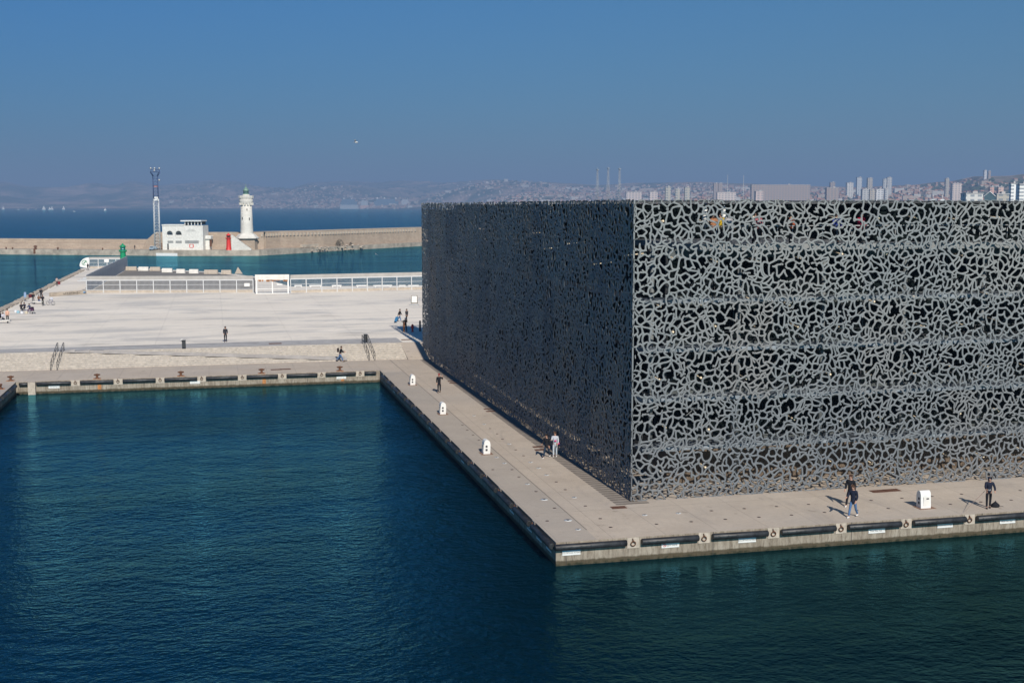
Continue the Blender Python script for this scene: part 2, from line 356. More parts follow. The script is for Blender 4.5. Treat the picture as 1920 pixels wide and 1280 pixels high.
# steps in nine risers, a gentle ramp crossing them
s = B(); NS = 9; XE = 21.4
for i in range(NS):
    y0 = SB + (ST - SB) * i / NS; z = EZ * (i + 1) / NS
    y1 = SB + (ST - SB) * (i + 1) / NS
    s.quad((-32.5, y0, z - EZ / NS), (XE, y0, z - EZ / NS), (XE, y0, z), (-32.5, y0, z), 1)
    s.quad((-32.5, y0, z), (XE, y0, z), (XE, y1, z), (-32.5, y1, z), 0)
    s.quad((XE, y0, 0), (XE, y1, 0), (XE, y1, z), (XE, y0, z), 1)
tag(s.build('steps', [MS, M('step_riser', (0.42, 0.38, 0.33), 0.9, 0.3, 3)]), kind='structure')
def sz(y): return EZ * (y - SB) / (ST - SB) + EZ / NS + 0.012
s = B()
a, b = (-17.0, ST - 0.6), (14.5, SB - 0.25)
for k in range(20):
    t0, t1 = k / 20, (k + 1) / 20
    p = [(a[0] + (b[0] - a[0]) * t, a[1] + (b[1] - a[1]) * t) for t in (t0, t1)]
    q = [(p[0][0], p[0][1], min(sz(p[0][1]), EZ + 0.015)), (p[1][0], p[1][1], max(0.01, sz(p[1][1]))), (p[1][0], p[1][1] + 1.1, max(0.02, sz(p[1][1] + 1.1))), (p[0][0], p[0][1] + 1.1, min(EZ + 0.02, sz(p[0][1] + 1.1)))]
    s.quad(*q)
tag(s.build('ramp_path', M('ramp_concrete', (0.40, 0.37, 0.335), 0.9, 0.2, 1)), kind='structure')
s = B(); s.quad((XE, SB - 1, 0.008), (FX0 + 3, SB - 1, 0.008), (FX0 + 3, ST, EZ), (XE, ST, EZ)); s.quad((XE + .02, SB - 1, 0), (XE + .02, ST, 0), (XE + .02, ST, EZ), (XE + .02, SB - 1, 0.01))
tag(s.build('side_ramp', MD), kind='structure')
n = N('cobble_strip'); x, y, z = n.xyz(); a1 = n.noise(2, 4, 0.7)
mcob = n.base(n.mix(n.line(y, 0.55, 0, 0.2), n.mix(n.ramp(a1, 0.3, 0.7), (0.22, 0.19, 0.16), (0.32, 0.28, 0.24)), (0.14, 0.12, 0.10)), 0.9, spec=0.2)
s = B(); s.quad((22.7, FY0 - 0.6, 0.004), (FX0 + 1, FY0 - 0.6, 0.004), (FX0 + 1, SB - 1, 0.004), (22.7, SB - 1, 0.004)); tag(s.build('paving_strip', mcob), kind='structure')
# pale bearing blocks between the fenders belong to the quay wall
FEND = [(1040, 1175), (1201, 1310), (1334, 1440), (1463, 1567), (1589, 1690), (1711, 1811), (1830, 1931)]
RINGS = [1187, 1320, 1450, 1577, 1699, 1818]
FFEND = [(36, 52), (68, 133), (150, 213), (230, 292), (308, 370), (386, 446), (462, 521), (537, 595), (610, 667), (683, 705)]
FRINGS = [141, 221, 300, 378, 454, 529, 603, 675]
s = B()
def yq(px): return 1016 - (px - 1042) * 0.0668
def yf(px): return 715 - (px - 30) * 0.0306
for px in RINGS:
    p = onY(px, yq(px), QY); s.box((p.x, QY - 0.008, -0.30), (0.66, 0.05, 0.58))
for px in FRINGS:
    p = onY(px, yf(px), FY); s.box((p.x, FY - 0.008, -0.30), (0.9, 0.05, 0.60))
p = onY(60, 714, FY); s.box((p.x, FY - 0.25, -0.7), (0.7, 0.5, 1.38))
LP = 4.12; LY = [QY + 0.4 + LP * (k + 1) for k in range(16)]
for yy in LY: s.box((QX - 0.008, yy, -0.30), (0.05, 0.6, 0.58))
tag(s.build('quay_bearing_blocks', MCAP), kind='structure')

# ------------------------------------------------------------------ the museum
def fnoise(x, z, o): return noise.noise(Vector((x, z, o)))
def lattice(L, H, seed):
    rnd = random.Random(seed); pts = []; cell = 0.24; grid = {}
    def rad(x, z): return 0.355 + 0.11 * fnoise(x * 0.55, z * 0.55, seed) + 0.06 * fnoise(x * 1.7, z * 1.7, seed + 9)
    for _ in range(int(L * H * 44)):
        x = rnd.uniform(-0.5, L + 0.5); z = rnd.uniform(-0.5, H + 0.5); r = max(0.21, rad(x, z)); gx, gz = int(x // cell), int(z // cell); ok = True
        for i in range(gx - 3, gx + 4):
            for j in range(gz - 3, gz + 4):
                for q in grid.get((i, j), ()):
                    if (q[0] - x) ** 2 + (q[1] - z) ** 2 < r * r: ok = False; break
                if not ok: break
            if not ok: break
        if ok: grid.setdefault((gx, gz), []).append((x, z)); pts.append((x, z))
    ex = []
    for x, z in pts:                       # close pairs give the long thin slots
        if rnd.random() < 0.42: a = rnd.uniform(0, 6.28); ex.append((x + 0.17 * math.cos(a), z + 0.17 * math.sin(a)))
    pts += ex
    pts = [(x + rnd.uniform(-.001, .001), z + rnd.uniform(-.001, .001)) for x, z in pts]
    res = delaunay_2d_cdt([Vector(p) for p in pts], [], [], 0, 1e-6)
    V, T = res[0], res[2]
    cc = []; vt = {}
    for ti, t in enumerate(T):
        (ax, ay), (bx, by), (cx, cy) = V[t[0]], V[t[1]], V[t[2]]
        d = 2 * (ax * (by - cy) + bx * (cy - ay) + cx * (ay - by)) or 1e-9
        ux = ((ax * ax + ay * ay) * (by - cy) + (bx * bx + by * by) * (cy - ay) + (cx * cx + cy * cy) * (ay - by)) / d
        uy = ((ax * ax + ay * ay) * (cx - bx) + (bx * bx + by * by) * (ax - cx) + (cx * cx + cy * cy) * (bx - ax)) / d
        cc.append((ux, uy))
        for v in t: vt.setdefault(v, []).append(ti)
    def warp(x, z):
        wx = x + 0.28 * fnoise(x * 0.9, z * 0.9, 31) + 0.12 * fnoise(x * 2.3, z * 2.3, 5)
        wz = z + 0.28 * fnoise(x * 0.9, z * 0.9, 57) + 0.12 * fnoise(x * 2.3, z * 2.3, 77)
        return min(max(wx, 0.0), L), min(max(wz, 0.0), H)
    verts = []; faces = []; wv = {}; ep = {}; cut = {}
    def wvert(ti):
        if ti not in wv: wv[ti] = warp(*cc[ti])
        return wv[ti]
    def epts(a, b):
        k = (min(a, b), max(a, b))
        if k not in ep:
            if rnd.random() < 0.12: cut[k] = rnd.choice(((1, 2), (0, 1), (2, 3), (1, 2)))
            (x0, z0), (x1, z1) = cc[k[0]], cc[k[1]]; ln = math.hypot(x1 - x0, z1 - z0)
            w1 = rnd.uniform(-.32, .32) * ln; w2 = rnd.uniform(-.32, .32) * ln; nx, nz = -(z1 - z0) / (ln + 1e-9), (x1 - x0) / (ln + 1e-9); o = []
            if ln > 0.12:
                for t, wb in ((0.25, w1), (0.5, (w1 + w2) / 2), (0.75, w2)): o.append(warp(x0 + (x1 - x0) * t + nx * wb, z0 + (z1 - z0) * t + nz * wb))
            ep[k] = o
        return ep[k] if a < b else ep[k][::-1]
    W = 0.051
    for v, tl in vt.items():
        x, z = V[v]
        if x < 0.02 or x > L - 0.02 or z < 0.05 or z > H - 0.02: continue
        tl = sorted(tl, key=lambda t: math.atan2((V[T[t][0]][1] + V[T[t][1]][1] + V[T[t][2]][1]) / 3 - z, (V[T[t][0]][0] + V[T[t][1]][0] + V[T[t][2]][0]) / 3 - x))
        poly = []; seg = []
        for i, t in enumerate(tl):
            t2 = tl[(i + 1) % len(tl)]; e_ = epts(t, t2); poly.append(wvert(t)); poly += e_
            kk = (min(t, t2), max(t, t2)); cc_ = cut.get(kk) if len(e_) == 3 else None
            seg += [bool(cc_ and (q if t < t2 else 3 - q) in cc_) for q in range(len(e_) + 1)]
        Pn = np.array(poly); n = len(Pn)
        nxt = np.roll(Pn, -1, 0); cr = Pn[:, 0] * nxt[:, 1] - nxt[:, 0] * Pn[:, 1]; A = cr.sum() / 2
        if A < 0.008: 
            o = len(verts); verts += [(q[0], 0.0, q[1]) for q in poly]; faces.append(tuple(range(o, o + n))); continue
        per = np.hypot(*(nxt - Pn).T).sum(); ir = 2 * A / per
        cen = ((Pn + nxt) * cr[:, None]).sum(0) / (6 * A)
        Sm = Pn
        for _ in range(1): Sm = 0.25 * np.roll(Sm, 1, 0) + 0.5 * Sm + 0.25 * np.roll(Sm, -1, 0)
        tg = np.roll(Sm, -1, 0) - np.roll(Sm, 1, 0); nl = np.hypot(*tg.T)[:, None] + 1e-9; nr = np.stack([-tg[:, 1], tg[:, 0]], 1) / nl
        def inset(k):
            k = min(k, 0.62 * ir); q = Sm + nr * k; return q * 0.97 + cen * 0.03
        r0, r1 = inset(W * 0.62), inset(W)
        o = len(verts)
        verts += [(q[0], 0.0, q[1]) for q in Pn] + [(q[0], 0.0, q[1]) for q in r0] + [(q[0], 0.014, q[1]) for q in r1] + [(q[0], 0.05, q[1]) for q in r1]
        for i in range(n):
            j = (i + 1) % n
            if seg[i]:                      # the strand stops short: only its two cut ends
                if not seg[i - 1]: faces.append((o + i, o + n + i, o + 2 * n + i, o + 3 * n + i))
                if not seg[j]: faces.append((o + j, o + n + j, o + 2 * n + j, o + 3 * n + j))
                continue
            for k in range(3): faces.append((o + k * n + i, o + k * n + j, o + k * n + n + j, o + k * n + n + i))
    me = bpy.data.meshes.new('lattice_screen'); me.from_pydata(verts, [], faces)
    me.materials.append(ML); me.polygons.foreach_set('use_smooth', [True] * len(faces)); me.update()
    print('lattice cells', len(vt), 'faces', len(faces))
    return me
mus = empty('museum_building', (FX0, FY0, 0), 0, 'large dark cubic museum wrapped in a lace-like concrete lattice on the quay', 'building')
lm = lattice(FL, FH, 3)
def screen(loc, rot, lab=None):
    o = bpy.data.objects.new('lattice_screen', lm); C.objects.link(o); o.parent = mus; o.location = loc; o.rotation_euler = rot
    if lab: o['label'] = lab
    return o
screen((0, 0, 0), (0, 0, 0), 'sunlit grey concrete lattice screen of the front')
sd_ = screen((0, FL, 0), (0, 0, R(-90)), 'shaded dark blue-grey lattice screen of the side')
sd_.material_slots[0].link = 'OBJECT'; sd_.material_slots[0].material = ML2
screen((FL, FL, 0), (0, 0, R(180)))
screen((FL, 0, 0), (0, 0, R(90)))
for k in range(2):                          # open lattice roof lying over the terrace
    screen((0.2, 0.3 + 17.8 * k, FH - 0.06), (R(-90), 0, 0))
s = B()
s.box((0.045, 0.045, FH / 2), (0.09, 0.09, FH - 0.1)); s.build('corner_post', ML, mus)
# dark glass core with a notch for the roof terrace
I = 3.4; TX0, TX1, TY1, TZ = 4.0, 17.5, 13.0, 15.25
s = B()
s.prism([(I, I), (FL - I, I), (FL - I, FL - I), (I, FL - I)], 2.6, TZ - 0.4)
s.build('glass_core', MCORE, mus)
s = B()
s.prism([(TX1, I), (FL - I, I), (FL - I, FL - I), (I, FL - I), (I, TY1), (TX1, TY1)], TZ + 0.0, FH - 0.20)
s.build('penthouse', MCORE, mus)
s = B(); s.prism([(I + .3, I + .3), (FL - I - .3, I + .3), (FL - I - .3, FL - I - .3), (I + .3, FL - I - .3)], 0, 2.6)
nb = N('bronze_mesh'); nx = nb.noise(18, 3, 0.6); mbr = nb.base(nb.mix(nb.ramp(nx, 0.4, 0.6), (0.05, 0.036, 0.024), (0.15, 0.11, 0.075)), 0.7)
s.build('ground_floor_wall', mbr, mus)
s = B()
for k in range(46):                         # steel mullions
    s.box((I + k * 1.5, I - 0.04, 8.8), (0.07, 0.07, 12.3)); s.box((I - 0.04, I + k * 1.5, 8.8), (0.07, 0.07, 12.3))
s.build('mullions', MDARK, mus)
s = B()
for zz in (2.75, 5.75, 8.75, 11.7, 14.6): s.box((FL / 2, I - 0.03, zz), (FL - 2 * I + .1, 0.1, 0.55))
s.build('floor_bands', M('spandrel_grey', (0.09, 0.10, 0.10), 0.8, 0.3, 1.0, spec=0.0), mus)
s = B()
for k in range(13):
    x_ = 1.9 + 5.7 * k
    s.tube([(x_, 1.9, 0), (x_, 1.9, TZ)], 0.14, 8)
    for zz in (2.9, 5.9, 8.9): s.tube([(x_, 1.9, zz), (x_ + 2.85, .5, zz + 2.9)], 0.03, 5)
s.build('columns', M('column_steel', (0.13, 0.14, 0.14), 0.6, 0.2, 2), mus)
mslab = M('slab_edge_paint', (0.20, 0.23, 0.26), 0.5, 0.7, 0.8)
for zz in (2.9, 5.9, 8.9, 11.85):
    s = B(); s.box((FL / 2, 1.55, zz), (FL - 2, 1.5, 0.22)); s.box((1.75, FL / 2 + 0.8, zz - .05), (1.1, FL - 4, 0.12), 0, 1); o = s.build('walkway', [mslab, MDARK], mus)
    s = B()
    for k in range(48): s.tube([(1 + k * 1.5, 0.85, zz + .1), (1 + k * 1.5, 0.85, zz + 1.05)], 0.02, 5)
    for h in (0.55, 1.05): s.tube([(0.8, 0.85, zz + h), (FL - 0.8, 0.85, zz + h)], 0.022, 5)
    s.build('railing', MDARK, o)
s = B(); s.box((1.9, FL - 1.9, 8.6), (2.6, 2.6, 17.0)); s.box((2.3, FL - 11, 8.6), (.9, 15, 17.0)); s.build('sunlight_blocker', MCORE, mus)  # added dark boxes, keep sunlit speckles from showing through the side screen
s = B(); s.box((TX0 + 17, 8.0, TZ - 0.2), (2 * 17.0 - 1, 14.4, 0.38)); s.build('terrace_floor', M('terrace_deck', (0.22, 0.23, 0.23), 0.7, 0.2, 1.2), mus)
s = B()
for k in range(34): s.tube([(4.6 + k, 0.95, TZ), (4.6 + k, 0.95, TZ + 1.05)], 0.02, 5)
s.tube([(4.2, 0.95, TZ + 1.07), (37.5, 0.95, TZ + 1.07)], 0.03, 6); s.build('terrace_railing', MSTEEL, mus)
rnd = random.Random(5)
bm0 = None; cnt = 0
for r_, zz in enumerate((1.6, 4.3, 7.2, 10.2, 11.75, 14.4, 16.7)):
    for k in range(12):
        xx = 1.9 + 2.8 * k + rnd.uniform(-.25, .25) + (0.5 if r_ % 2 else 0)
        if xx > 31: continue
        loc = (xx, 0.16, zz + rnd.uniform(-.2, .2))
        if bm0 is None:
            q = B(); q.lathe([(0.0, -.08), (0.05, -.065), (0.085, 0), (0.05, .065), (0.0, .08)], (0, 0.05, 0), 8); q.tube([(0, 0.1, 0), (0, 1.35, 0.12)], 0.035, 6)
            bm0 = q.build('anchor_bracket', MBRASS, mus); bm0.location = loc
        else:
            c = bm0.copy(); C.objects.link(c); c.parent = mus; c.location = loc
for k in range(5):                          # a few on the shaded side
    c = bm0.copy(); C.objects.link(c); c.parent = mus; c.location = (0.16, 2 + 6.1 * k, 14.3 + rnd.uniform(-1.2, 1.5)); c.rotation_euler = (0, 0, R(-90))

# ------------------------------------------------------------------ distant coast
RID = [(-400, 46), (-100, 50), (0, 48), (60, 40), (120, 36), (175, 43), (215, 38), (250, 45), (300, 40), (345, 44), (395, 49), (440, 47), (490, 36), (540, 34), (590, 44), (640, 46), (700, 42), (770, 46), (850, 46), (930, 50), (1000, 46), (1060, 42), (1120, 40), (1200, 44), (1300, 46), (1400, 42), (1500, 38), (1600, 36), (1700, 40), (1770, 46), (1830, 56), (1880, 57), (1930, 62), (2300, 60)]
SHO = [(-400, 9400), (560, 9400), (780, 8600), (1000, 5200), (1300, 3000), (1900, 2400), (2300, 2300)]
FAR = [(-400, 14500), (700, 14000), (1100, 9500), (1500, 7000), (1780, 5500), (1850, 4300), (2300, 4300)]
def itp(T, x):
    for (a, b), (c, d) in zip(T, T[1:]):
        if x <= c: t = (x - a) / (c - a); t = t * t * (3 - 2 * t); return b + (d - b) * t
    return T[-1][1]
def terr(px, t):
    d = itp(SHO, px) + (itp(FAR, px) - itp(SHO, px)) * t
    p = D(px, HZ, d); e = itp(RID, px)
    zr = HC + S(e, itp(FAR, px))
    left = 1 if px < 780 else max(0, 1 - (px - 780) / 400)
    base = (t ** (0.75 * left + 1.7 * (1 - left)))
    z = 2 + (zr - 2) * base
    f = noise.fractal(Vector((p.x / 1500, p.y / 1500, 3)), 0.9, 2.1, 6)
    rg = 1 - abs(noise.fractal(Vector((p.x / 2300, p.y / 2300, 9)), 0.9, 2.1, 5)) * 1.6
    amp = min(t * 4, 1) * (zr * (0.30 * left + 0.13))
    z += amp * (0.55 * f + 0.65 * (rg - 0.7)) * (1 - 0.7 * max(0, t - 0.75) / 0.25)
    return Vector((p.x, p.y, max(z, -0.5 + 3 * min(1, t * 30))))
s = B(); NX, NT = 420, 60
vs_ = []
for j in range(NT + 4):
    for i in range(NX + 1):
        px = -300 + 2500 * i / NX
        if j <= NT: p = terr(px, (j / NT) ** 1.3)
        else:
            p = terr(px, 1.0); dirv = Vector((p.x, p.y, 0)).normalized(); k = j - NT; p = p + dirv * (350 * k); p.z = p.z * (1 - 0.33 * k) - (5 if k == 3 else 0)
        vs_.append(p)
fs_ = [(j * (NX + 1) + i, j * (NX + 1) + i + 1, (j + 1) * (NX + 1) + i + 1, (j + 1) * (NX + 1) + i) for j in range(NT + 3) for i in range(NX)]
s.add(vs_, fs_, 0, True); tag(s.build('hills', MHILL), kind='structure')
hm = [M('far_wall_cream', (0.36, 0.31, 0.26), 0.9, 0.15, 0.02), M('far_wall_pink', (0.30, 0.22, 0.185), 0.9, 0.15, 0.02), M('far_wall_white', (0.43, 0.42, 0.40), 0.9, 0.1, 0.02), M('far_roof_tile', (0.40, 0.20, 0.13), 0.9, 0.2, 0.02), M('far_tree', (0.04, 0.06, 0.03), 0.9, 0.2, 0.02)]
s = B(); rnd = random.Random(11)
for k in range(5200):
    right = rnd.random() < 0.86
    px = rnd.uniform(800, 2000) if right else rnd.triangular(300, 800, 640)
    t = rnd.random() ** (1.2 if right else 1.5) * (0.92 if right else 0.38)
    if px > 1790 and t > 0.5 and rnd.random() < 0.75: continue
    p = terr(px, t); big = rnd.random() < 0.05
    wx, wy, h = rnd.uniform(8, 18), rnd.uniform(7, 13), rnd.uniform(5, 9)
    if big: wx, wy, h = rnd.uniform(22, 50), rnd.uniform(10, 16), rnd.uniform(10, 19)
    rz = rnd.uniform(-.5, .5); mi = rnd.choice((0, 0, 1, 2, 2))
    s.box((p.x, p.y, p.z + h / 2 - 2), (wx, wy, h + 4), rz, mi)
    if not big:
        a, b = wx / 2 + .6, wy / 2 + .6; cs, sn = math.cos(rz), math.sin(rz); z0 = p.z + h + 0.05
        q = [(p.x + x_ * cs - y_ * sn, p.y + x_ * sn + y_ * cs, z0 + z_) for x_, y_, z_ in ((-a, -b, 0), (a, -b, 0), (a, b, 0), (-a, b, 0), (-a, 0, b * .45), (a, 0, b * .45))]
        s.add(q, [(0, 1, 5, 4), (2, 3, 4, 5), (0, 4, 3), (1, 2, 5)], 3)
tag(s.build('distant_houses', hm), kind='stuff'); bpy.data.objects['distant_houses']['label'] = 'mass of small pale houses covering the far hazy hillsides'
s = B()
for k in range(2600):
    px = rnd.uniform(300, 2000); t = rnd.random() * 0.9; p = terr(px, t); r_ = rnd.uniform(5, 14)
    s.add([(p.x + r_ * a, p.y + r_ * b, p.z + r_ * c) for a, b, c in ((1, 0, .3), (0, 1, .2), (-1, 0, .35), (0, -1, .25), (.2, .1, 1), (0, 0, -.5))], [(0, 1, 4), (1, 2, 4), (2, 3, 4), (3, 0, 4), (1, 0, 5), (2, 1, 5), (3, 2, 5), (0, 3, 5)], 0)
tag(s.build('distant_trees', hm[4]), 'dark far-off tree clumps between the hillside houses', None, None, 'stuff')

fmats = {}
def far_block(name, x0, x1, yt, yb, d, col, label, cat, group=None, depth=None, fw=9.0, fh=5.5, roof=True):
    a, b = D(x0, yb, d), D(x1, yb, d); wd = (b - a).length; zt = D(x0, yt, d).z; zb = min(a.z, 20) - 10
    mid = (a + b) / 2; rz = math.atan2(b.y - a.y, b.x - a.x); dp = depth or min(wd, 18)
    key = (col, fw, fh)
    if key not in fmats: fmats[key] = facade_mat('facade_%d' % len(fmats), col, (0.16, 0.19, 0.22), fw, fh)
    o = empty(name, (mid.x, mid.y, zb), rz, label, cat, group)
    q = B(); q.box((0, dp / 2, (zt - zb) / 2), (wd, dp, zt - zb)); q.build('wall', fmats[key], o)
    if roof:
        q = B(); q.box((0, dp / 2, zt - zb + 0.5), (wd + 1, dp + 1, 0.96)); q.box((wd * 0.15, dp / 2, zt - zb + 2.2), (min(6, wd * .3), min(6, dp * .5), 2.4)); q.build('roof', M('far_roof', (0.42, 0.40, 0.38), 0.9, 0.1, .1), o)
    return o
CR, PK, WH = (0.42, 0.38, 0.32), (0.33, 0.27, 0.24), (0.46, 0.46, 0.45)
g = 'tower blocks on the hazy skyline'
for a in ((1248, 1257.6, 351, 371, 2700, 'leftmost of the three cream tower blocks just above the museum roof'),
          (1266.4, 1275, 354.7, 371, 2700, 'middle and lowest of three cream tower blocks above the museum roof'),
          (1284, 1293.5, 352, 371, 2700, 'rightmost of the three cream tower blocks just above the museum roof')):
    far_block('tower_block', a[0], a[1], a[2], a[3], a[4], CR, a[5], 'building', g)
for a in ((1338.6, 1346.3, 344, 357, 4300, PK, 'left one of the twin pinkish tower blocks left of the long apartment slab'),
          (1347.2, 1354.8, 344, 357, 4300, PK, 'right one of the twin pinkish tower blocks left of the long apartment slab'),
          (1607, 1616, 333, 353, 4600, (0.50, 0.52, 0.54), 'grey tower block, leftmost of the tall towers on the right skyline'),
          (1627, 1636, 334, 353, 4500, CR, 'pale tower block standing alone between grey tower and the twin towers'),
          (1656, 1662, 336, 354, 4400, WH, 'slightly lower slim half of the tall white twin towers'),
          (1663.5, 1672, 333, 354, 4400, WH, 'taller wider half of the tall white twin towers'),
          (1773, 1779.5, 335, 352, 4000, CR, 'slim cream tower at the left foot of the dark wooded hill'),
          (1845, 1850, 320, 331, 4200, (0.55, 0.55, 0.56), 'left tower block standing on top of the dark wooded hill'),
          (1853, 1857.5, 321, 331, 4200, PK, 'right pinkish tower block standing on top of the dark wooded hill')):
    far_block('tower_block', a[0], a[1], a[2], a[3], a[4], a[5], a[6], 'building', g)
g = 'apartment slabs of the far city'
for a in ((1409, 1519, 346.8, 364, 3800, PK, 'very long pinkish apartment slab in the middle of the skyline'),
          (1417, 1431, 359, 372, 2800, (0.55, 0.42, 0.38), 'pink striped block in front of the left end of long slab'),
          (1550, 1573, 352.5, 367, 3300, PK, 'squat pink apartment block right of the long apartment slab'),
          (1617, 1629, 355, 367, 3200, WH, 'white striped apartment block, leftmost of the row under the tall towers'),
          (1631, 1641, 356, 367, 3200, CR, 'cream apartment block, second in the row under the tall towers'),
          (1643, 1656, 355, 367, 3200, (0.6, 0.6, 0.6), 'grey apartment block, third in the row under the tall towers'),
          (1659.5, 1665.6, 354, 369, 3100, WH, 'narrow white block, rightmost of the row under the tall towers'),
          (1174, 1203, 360, 372, 3600, (0.55, 0.47, 0.44), 'low hazy slab right of the three lattice pylons'),
          (1218, 1233, 360, 372, 3500, (0.55, 0.47, 0.44), 'low hazy block left of the three cream towers'),
          (1345, 1380, 361, 368, 3500, (0.6, 0.52, 0.47), 'low pale strip building below the twin pinkish towers'),
          (1588, 1600, 343, 352, 4600, (0.6, 0.58, 0.55), 'distant pale block left of the grey tower block'),
          (1557, 1566, 342, 350, 4700, PK, 'distant pinkish block above the squat pink apartment block'),
          (1786, 1803, 344.5, 352, 3600, (0.62, 0.52, 0.46), 'pale apartment slab at the foot of the wooded hill'),
          (1856, 1864, 351, 361, 2600, (0.55, 0.33, 0.27), 'small brick-pink block left of the white striped block'),
          (1872, 1882, 351, 361, 2600, (0.6, 0.42, 0.35), 'small salmon block next to the white striped block'),
          (1811, 1843, 363.5, 372, 1500, (0.62, 0.60, 0.55), 'long low pale port building left of the gabled hall'),
          (1869, 1892, 364.5, 372, 1400, CR, 'low cream port building right of the gabled hall')):
    far_block('apartment_block', a[0], a[1], a[2], a[3], a[4], a[5], a[6], 'building', g)
far_block('balcony_block', 1895, 1906, 345, 372, 1500, (0.85, 0.83, 0.79), 'bright white balcony block at the right edge, left wing', 'building', 'bright white balcony blocks at the right edge', fw=400, fh=4.2)
far_block('balcony_block', 1911, 1928, 346, 372, 1450, (0.85, 0.82, 0.76), 'bright white balcony block cut by the right photo edge', 'building', 'bright white balcony blocks at the right edge', fw=400, fh=4.2)
# gabled hall with a white roof edge
p = D(1855.5, 372, 900); o = empty('gabled_hall', (p.x, p.y, 10), -YAW - 0.4, 'dark teal gabled hall with white roof edge above the museum roof', 'building')
q = B(); wq = 3.7; h0, h1 = p.z - 10 + 1.5, D(1855, 360, 900).z - 10
q.add([(-wq, 0, 0), (wq, 0, 0), (wq, 0, h0), (0, 0, h1), (-wq, 0, h0), (-wq, 20, 0), (wq, 20, 0), (wq, 20, h0), (0, 20, h1), (-wq, 20, h0)], [(0, 1, 2, 3, 4), (9, 8, 7, 6, 5), (1, 6, 7, 2), (5, 0, 4, 9)]); q.build('wall', M('teal_cladding', (0.06, 0.11, 0.13), 0.6, 0.2, .5), o)
q = B()
for sx in (-1, 1): q.add([(sx * (wq + .3), -.5, h0 - .15), (0, -.5, h1 + .1), (0, -.5, h1 + .5), (sx * (wq + .3), -.5, h0 + .25), (sx * (wq + .3), 20.5, h0 - .15), (0, 20.5, h1 + .1), (0, 20.5, h1 + .5), (sx * (wq + .3), 20.5, h0 + .25)], [(0, 1, 2, 3), (3, 2, 6, 7), (7, 6, 5, 4), (0, 4, 5, 1)])
q.build('roof', MWHITE, o)
# domed white ferry superstructures in the port
for i, (x0, x1) in enumerate(((1742, 1757), (1759, 1775))):
    p = D((x0 + x1) / 2, 371, 1300); o = empty('white_ferry', (p.x, p.y, WZ), -YAW - .4 + math.pi / 2 * 0, ('left' if i == 0 else 'right') + ' white ferry top showing above the museum roof', 'ship', 'white ferries in the port')
    wq = S(x1 - x0, 1300); q = B(); q.box((0, 0, 8), (wq, 12, 17), 0, 0, 1.0); q.build('hull', MWHITE, o)
    q = B(); q.box((0, 0, 20.3), (wq * .9, 10, 7.6), 0, 0, 1.2); q.box((0, 0, 25.2), (wq * .5, 8, 2.2), 0, 0, .6); q.build('upper_deck', MWHITE, o)
    q = B(); q.tube([(0, 0, 26.3), (0, 0, 31)], .25, 6); q.build('mast', MWHITE, o)
p = D(1661, 371, 1250)
# lattice pylons
for i, (px, yt) in enumerate(((1120, 319), (1140, 316.4), (1161.3, 317.5))):
    d = 1400; p = D(px, 371, d); zt = D(px, yt, d).z; q = B(); z0 = 3.0; hw0 = 2.0; hw1 = 0.55
    o = empty('lattice_pylon', (p.x, p.y, z0), 0.3, ('left', 'middle', 'right')[i] + ' one of three slim lattice pylons rising behind the museum roof', 'pylon', 'three slim lattice pylons')
    Hh = zt - z0; K = 18
    cor = lambda k: [(sx * (hw0 + (hw1 - hw0) * k / K), sy * (hw0 + (hw1 - hw0) * k / K), Hh * k / K) for sx, sy in ((-1, -1), (1, -1), (1, 1), (-1, 1))]
    for c in range(4): q.tube([cor(0)[c], cor(K)[c]], 0.13, 4)
    for k in range(K):
        a, b = cor(k), cor(k + 1)
        for c in range(4): q.tube([a[c], b[(c + 1) % 4]], 0.06, 3); q.tube([b[c], b[(c + 1) % 4]], 0.06, 3)
    q.build('frame', MSTEEL, o)
    q = B(); q.box((0, 0, Hh + .5), (2.4, 2.4, .8)); q.tube([(0, 0, Hh), (0, 0, Hh + 3)], .12, 5); q.build('floodlight_head', MSTEEL, o)
for i, (px, yt) in enumerate(((1363.7, 328), (1393.5, 328.5))):
    d = 900; p = D(px, 371, d); q = B(); q.tube([(0, 0, 0), (0, 0, D(px, yt, d).z - 3)], [.22, .12], 6)
    tag(q.build('lamp_mast', MSTEEL, None, (p.x, p.y, 3)), ('left' if i == 0 else 'right') + ' thin white mast rising above the long pink apartment slab', 'mast', 'thin white masts')

# ships at the far yard
def ship(px0, px1, yt, d, hull, upper, label, funnels, nm='ship'):
    a, b = D(px0, 391, d), D(px1, 391, d); L = (b - a).length; mid = (a + b) / 2; rz = math.atan2(b.y - a.y, b.x - a.x); h = D(px0, yt, d).z - WZ
    o = empty(nm, (mid.x, mid.y, WZ), rz, label, 'ship'); q = B(); hh = h * .42; wd = 30
    q.add([(-L / 2, -wd / 2, -2), (L * .42, -wd / 2, -2), (L * .45, 0, -2), (L * .42, wd / 2, -2), (-L / 2, wd / 2, -2), (-L / 2, -wd / 2, hh), (L * .45, -wd / 2, hh), (L * .5, 0, hh * 1.1), (L * .45, wd / 2, hh), (-L / 2, wd / 2, hh)], [(0, 1, 6, 5), (1, 2, 7, 6), (2, 3, 8, 7), (3, 4, 9, 8), (4, 0, 5, 9), (5, 6, 7, 8, 9)]); q.build('hull', hull, o)
    q = B(); q.box((-L * .04, 0, hh + (h - hh) * .3 + .1), (L * .84, wd * .9, (h - hh) * .6)); q.box((-L * .06, 0, hh + (h - hh) * .8), (L * .66, wd * .7, (h - hh) * .38)); q.build('superstructure', upper, o)
    q = B()
    for f in funnels: q.box((L * f, 0, h + 5), (L * .05, 8, 12))
    q.build('funnel', MWHITE, o)
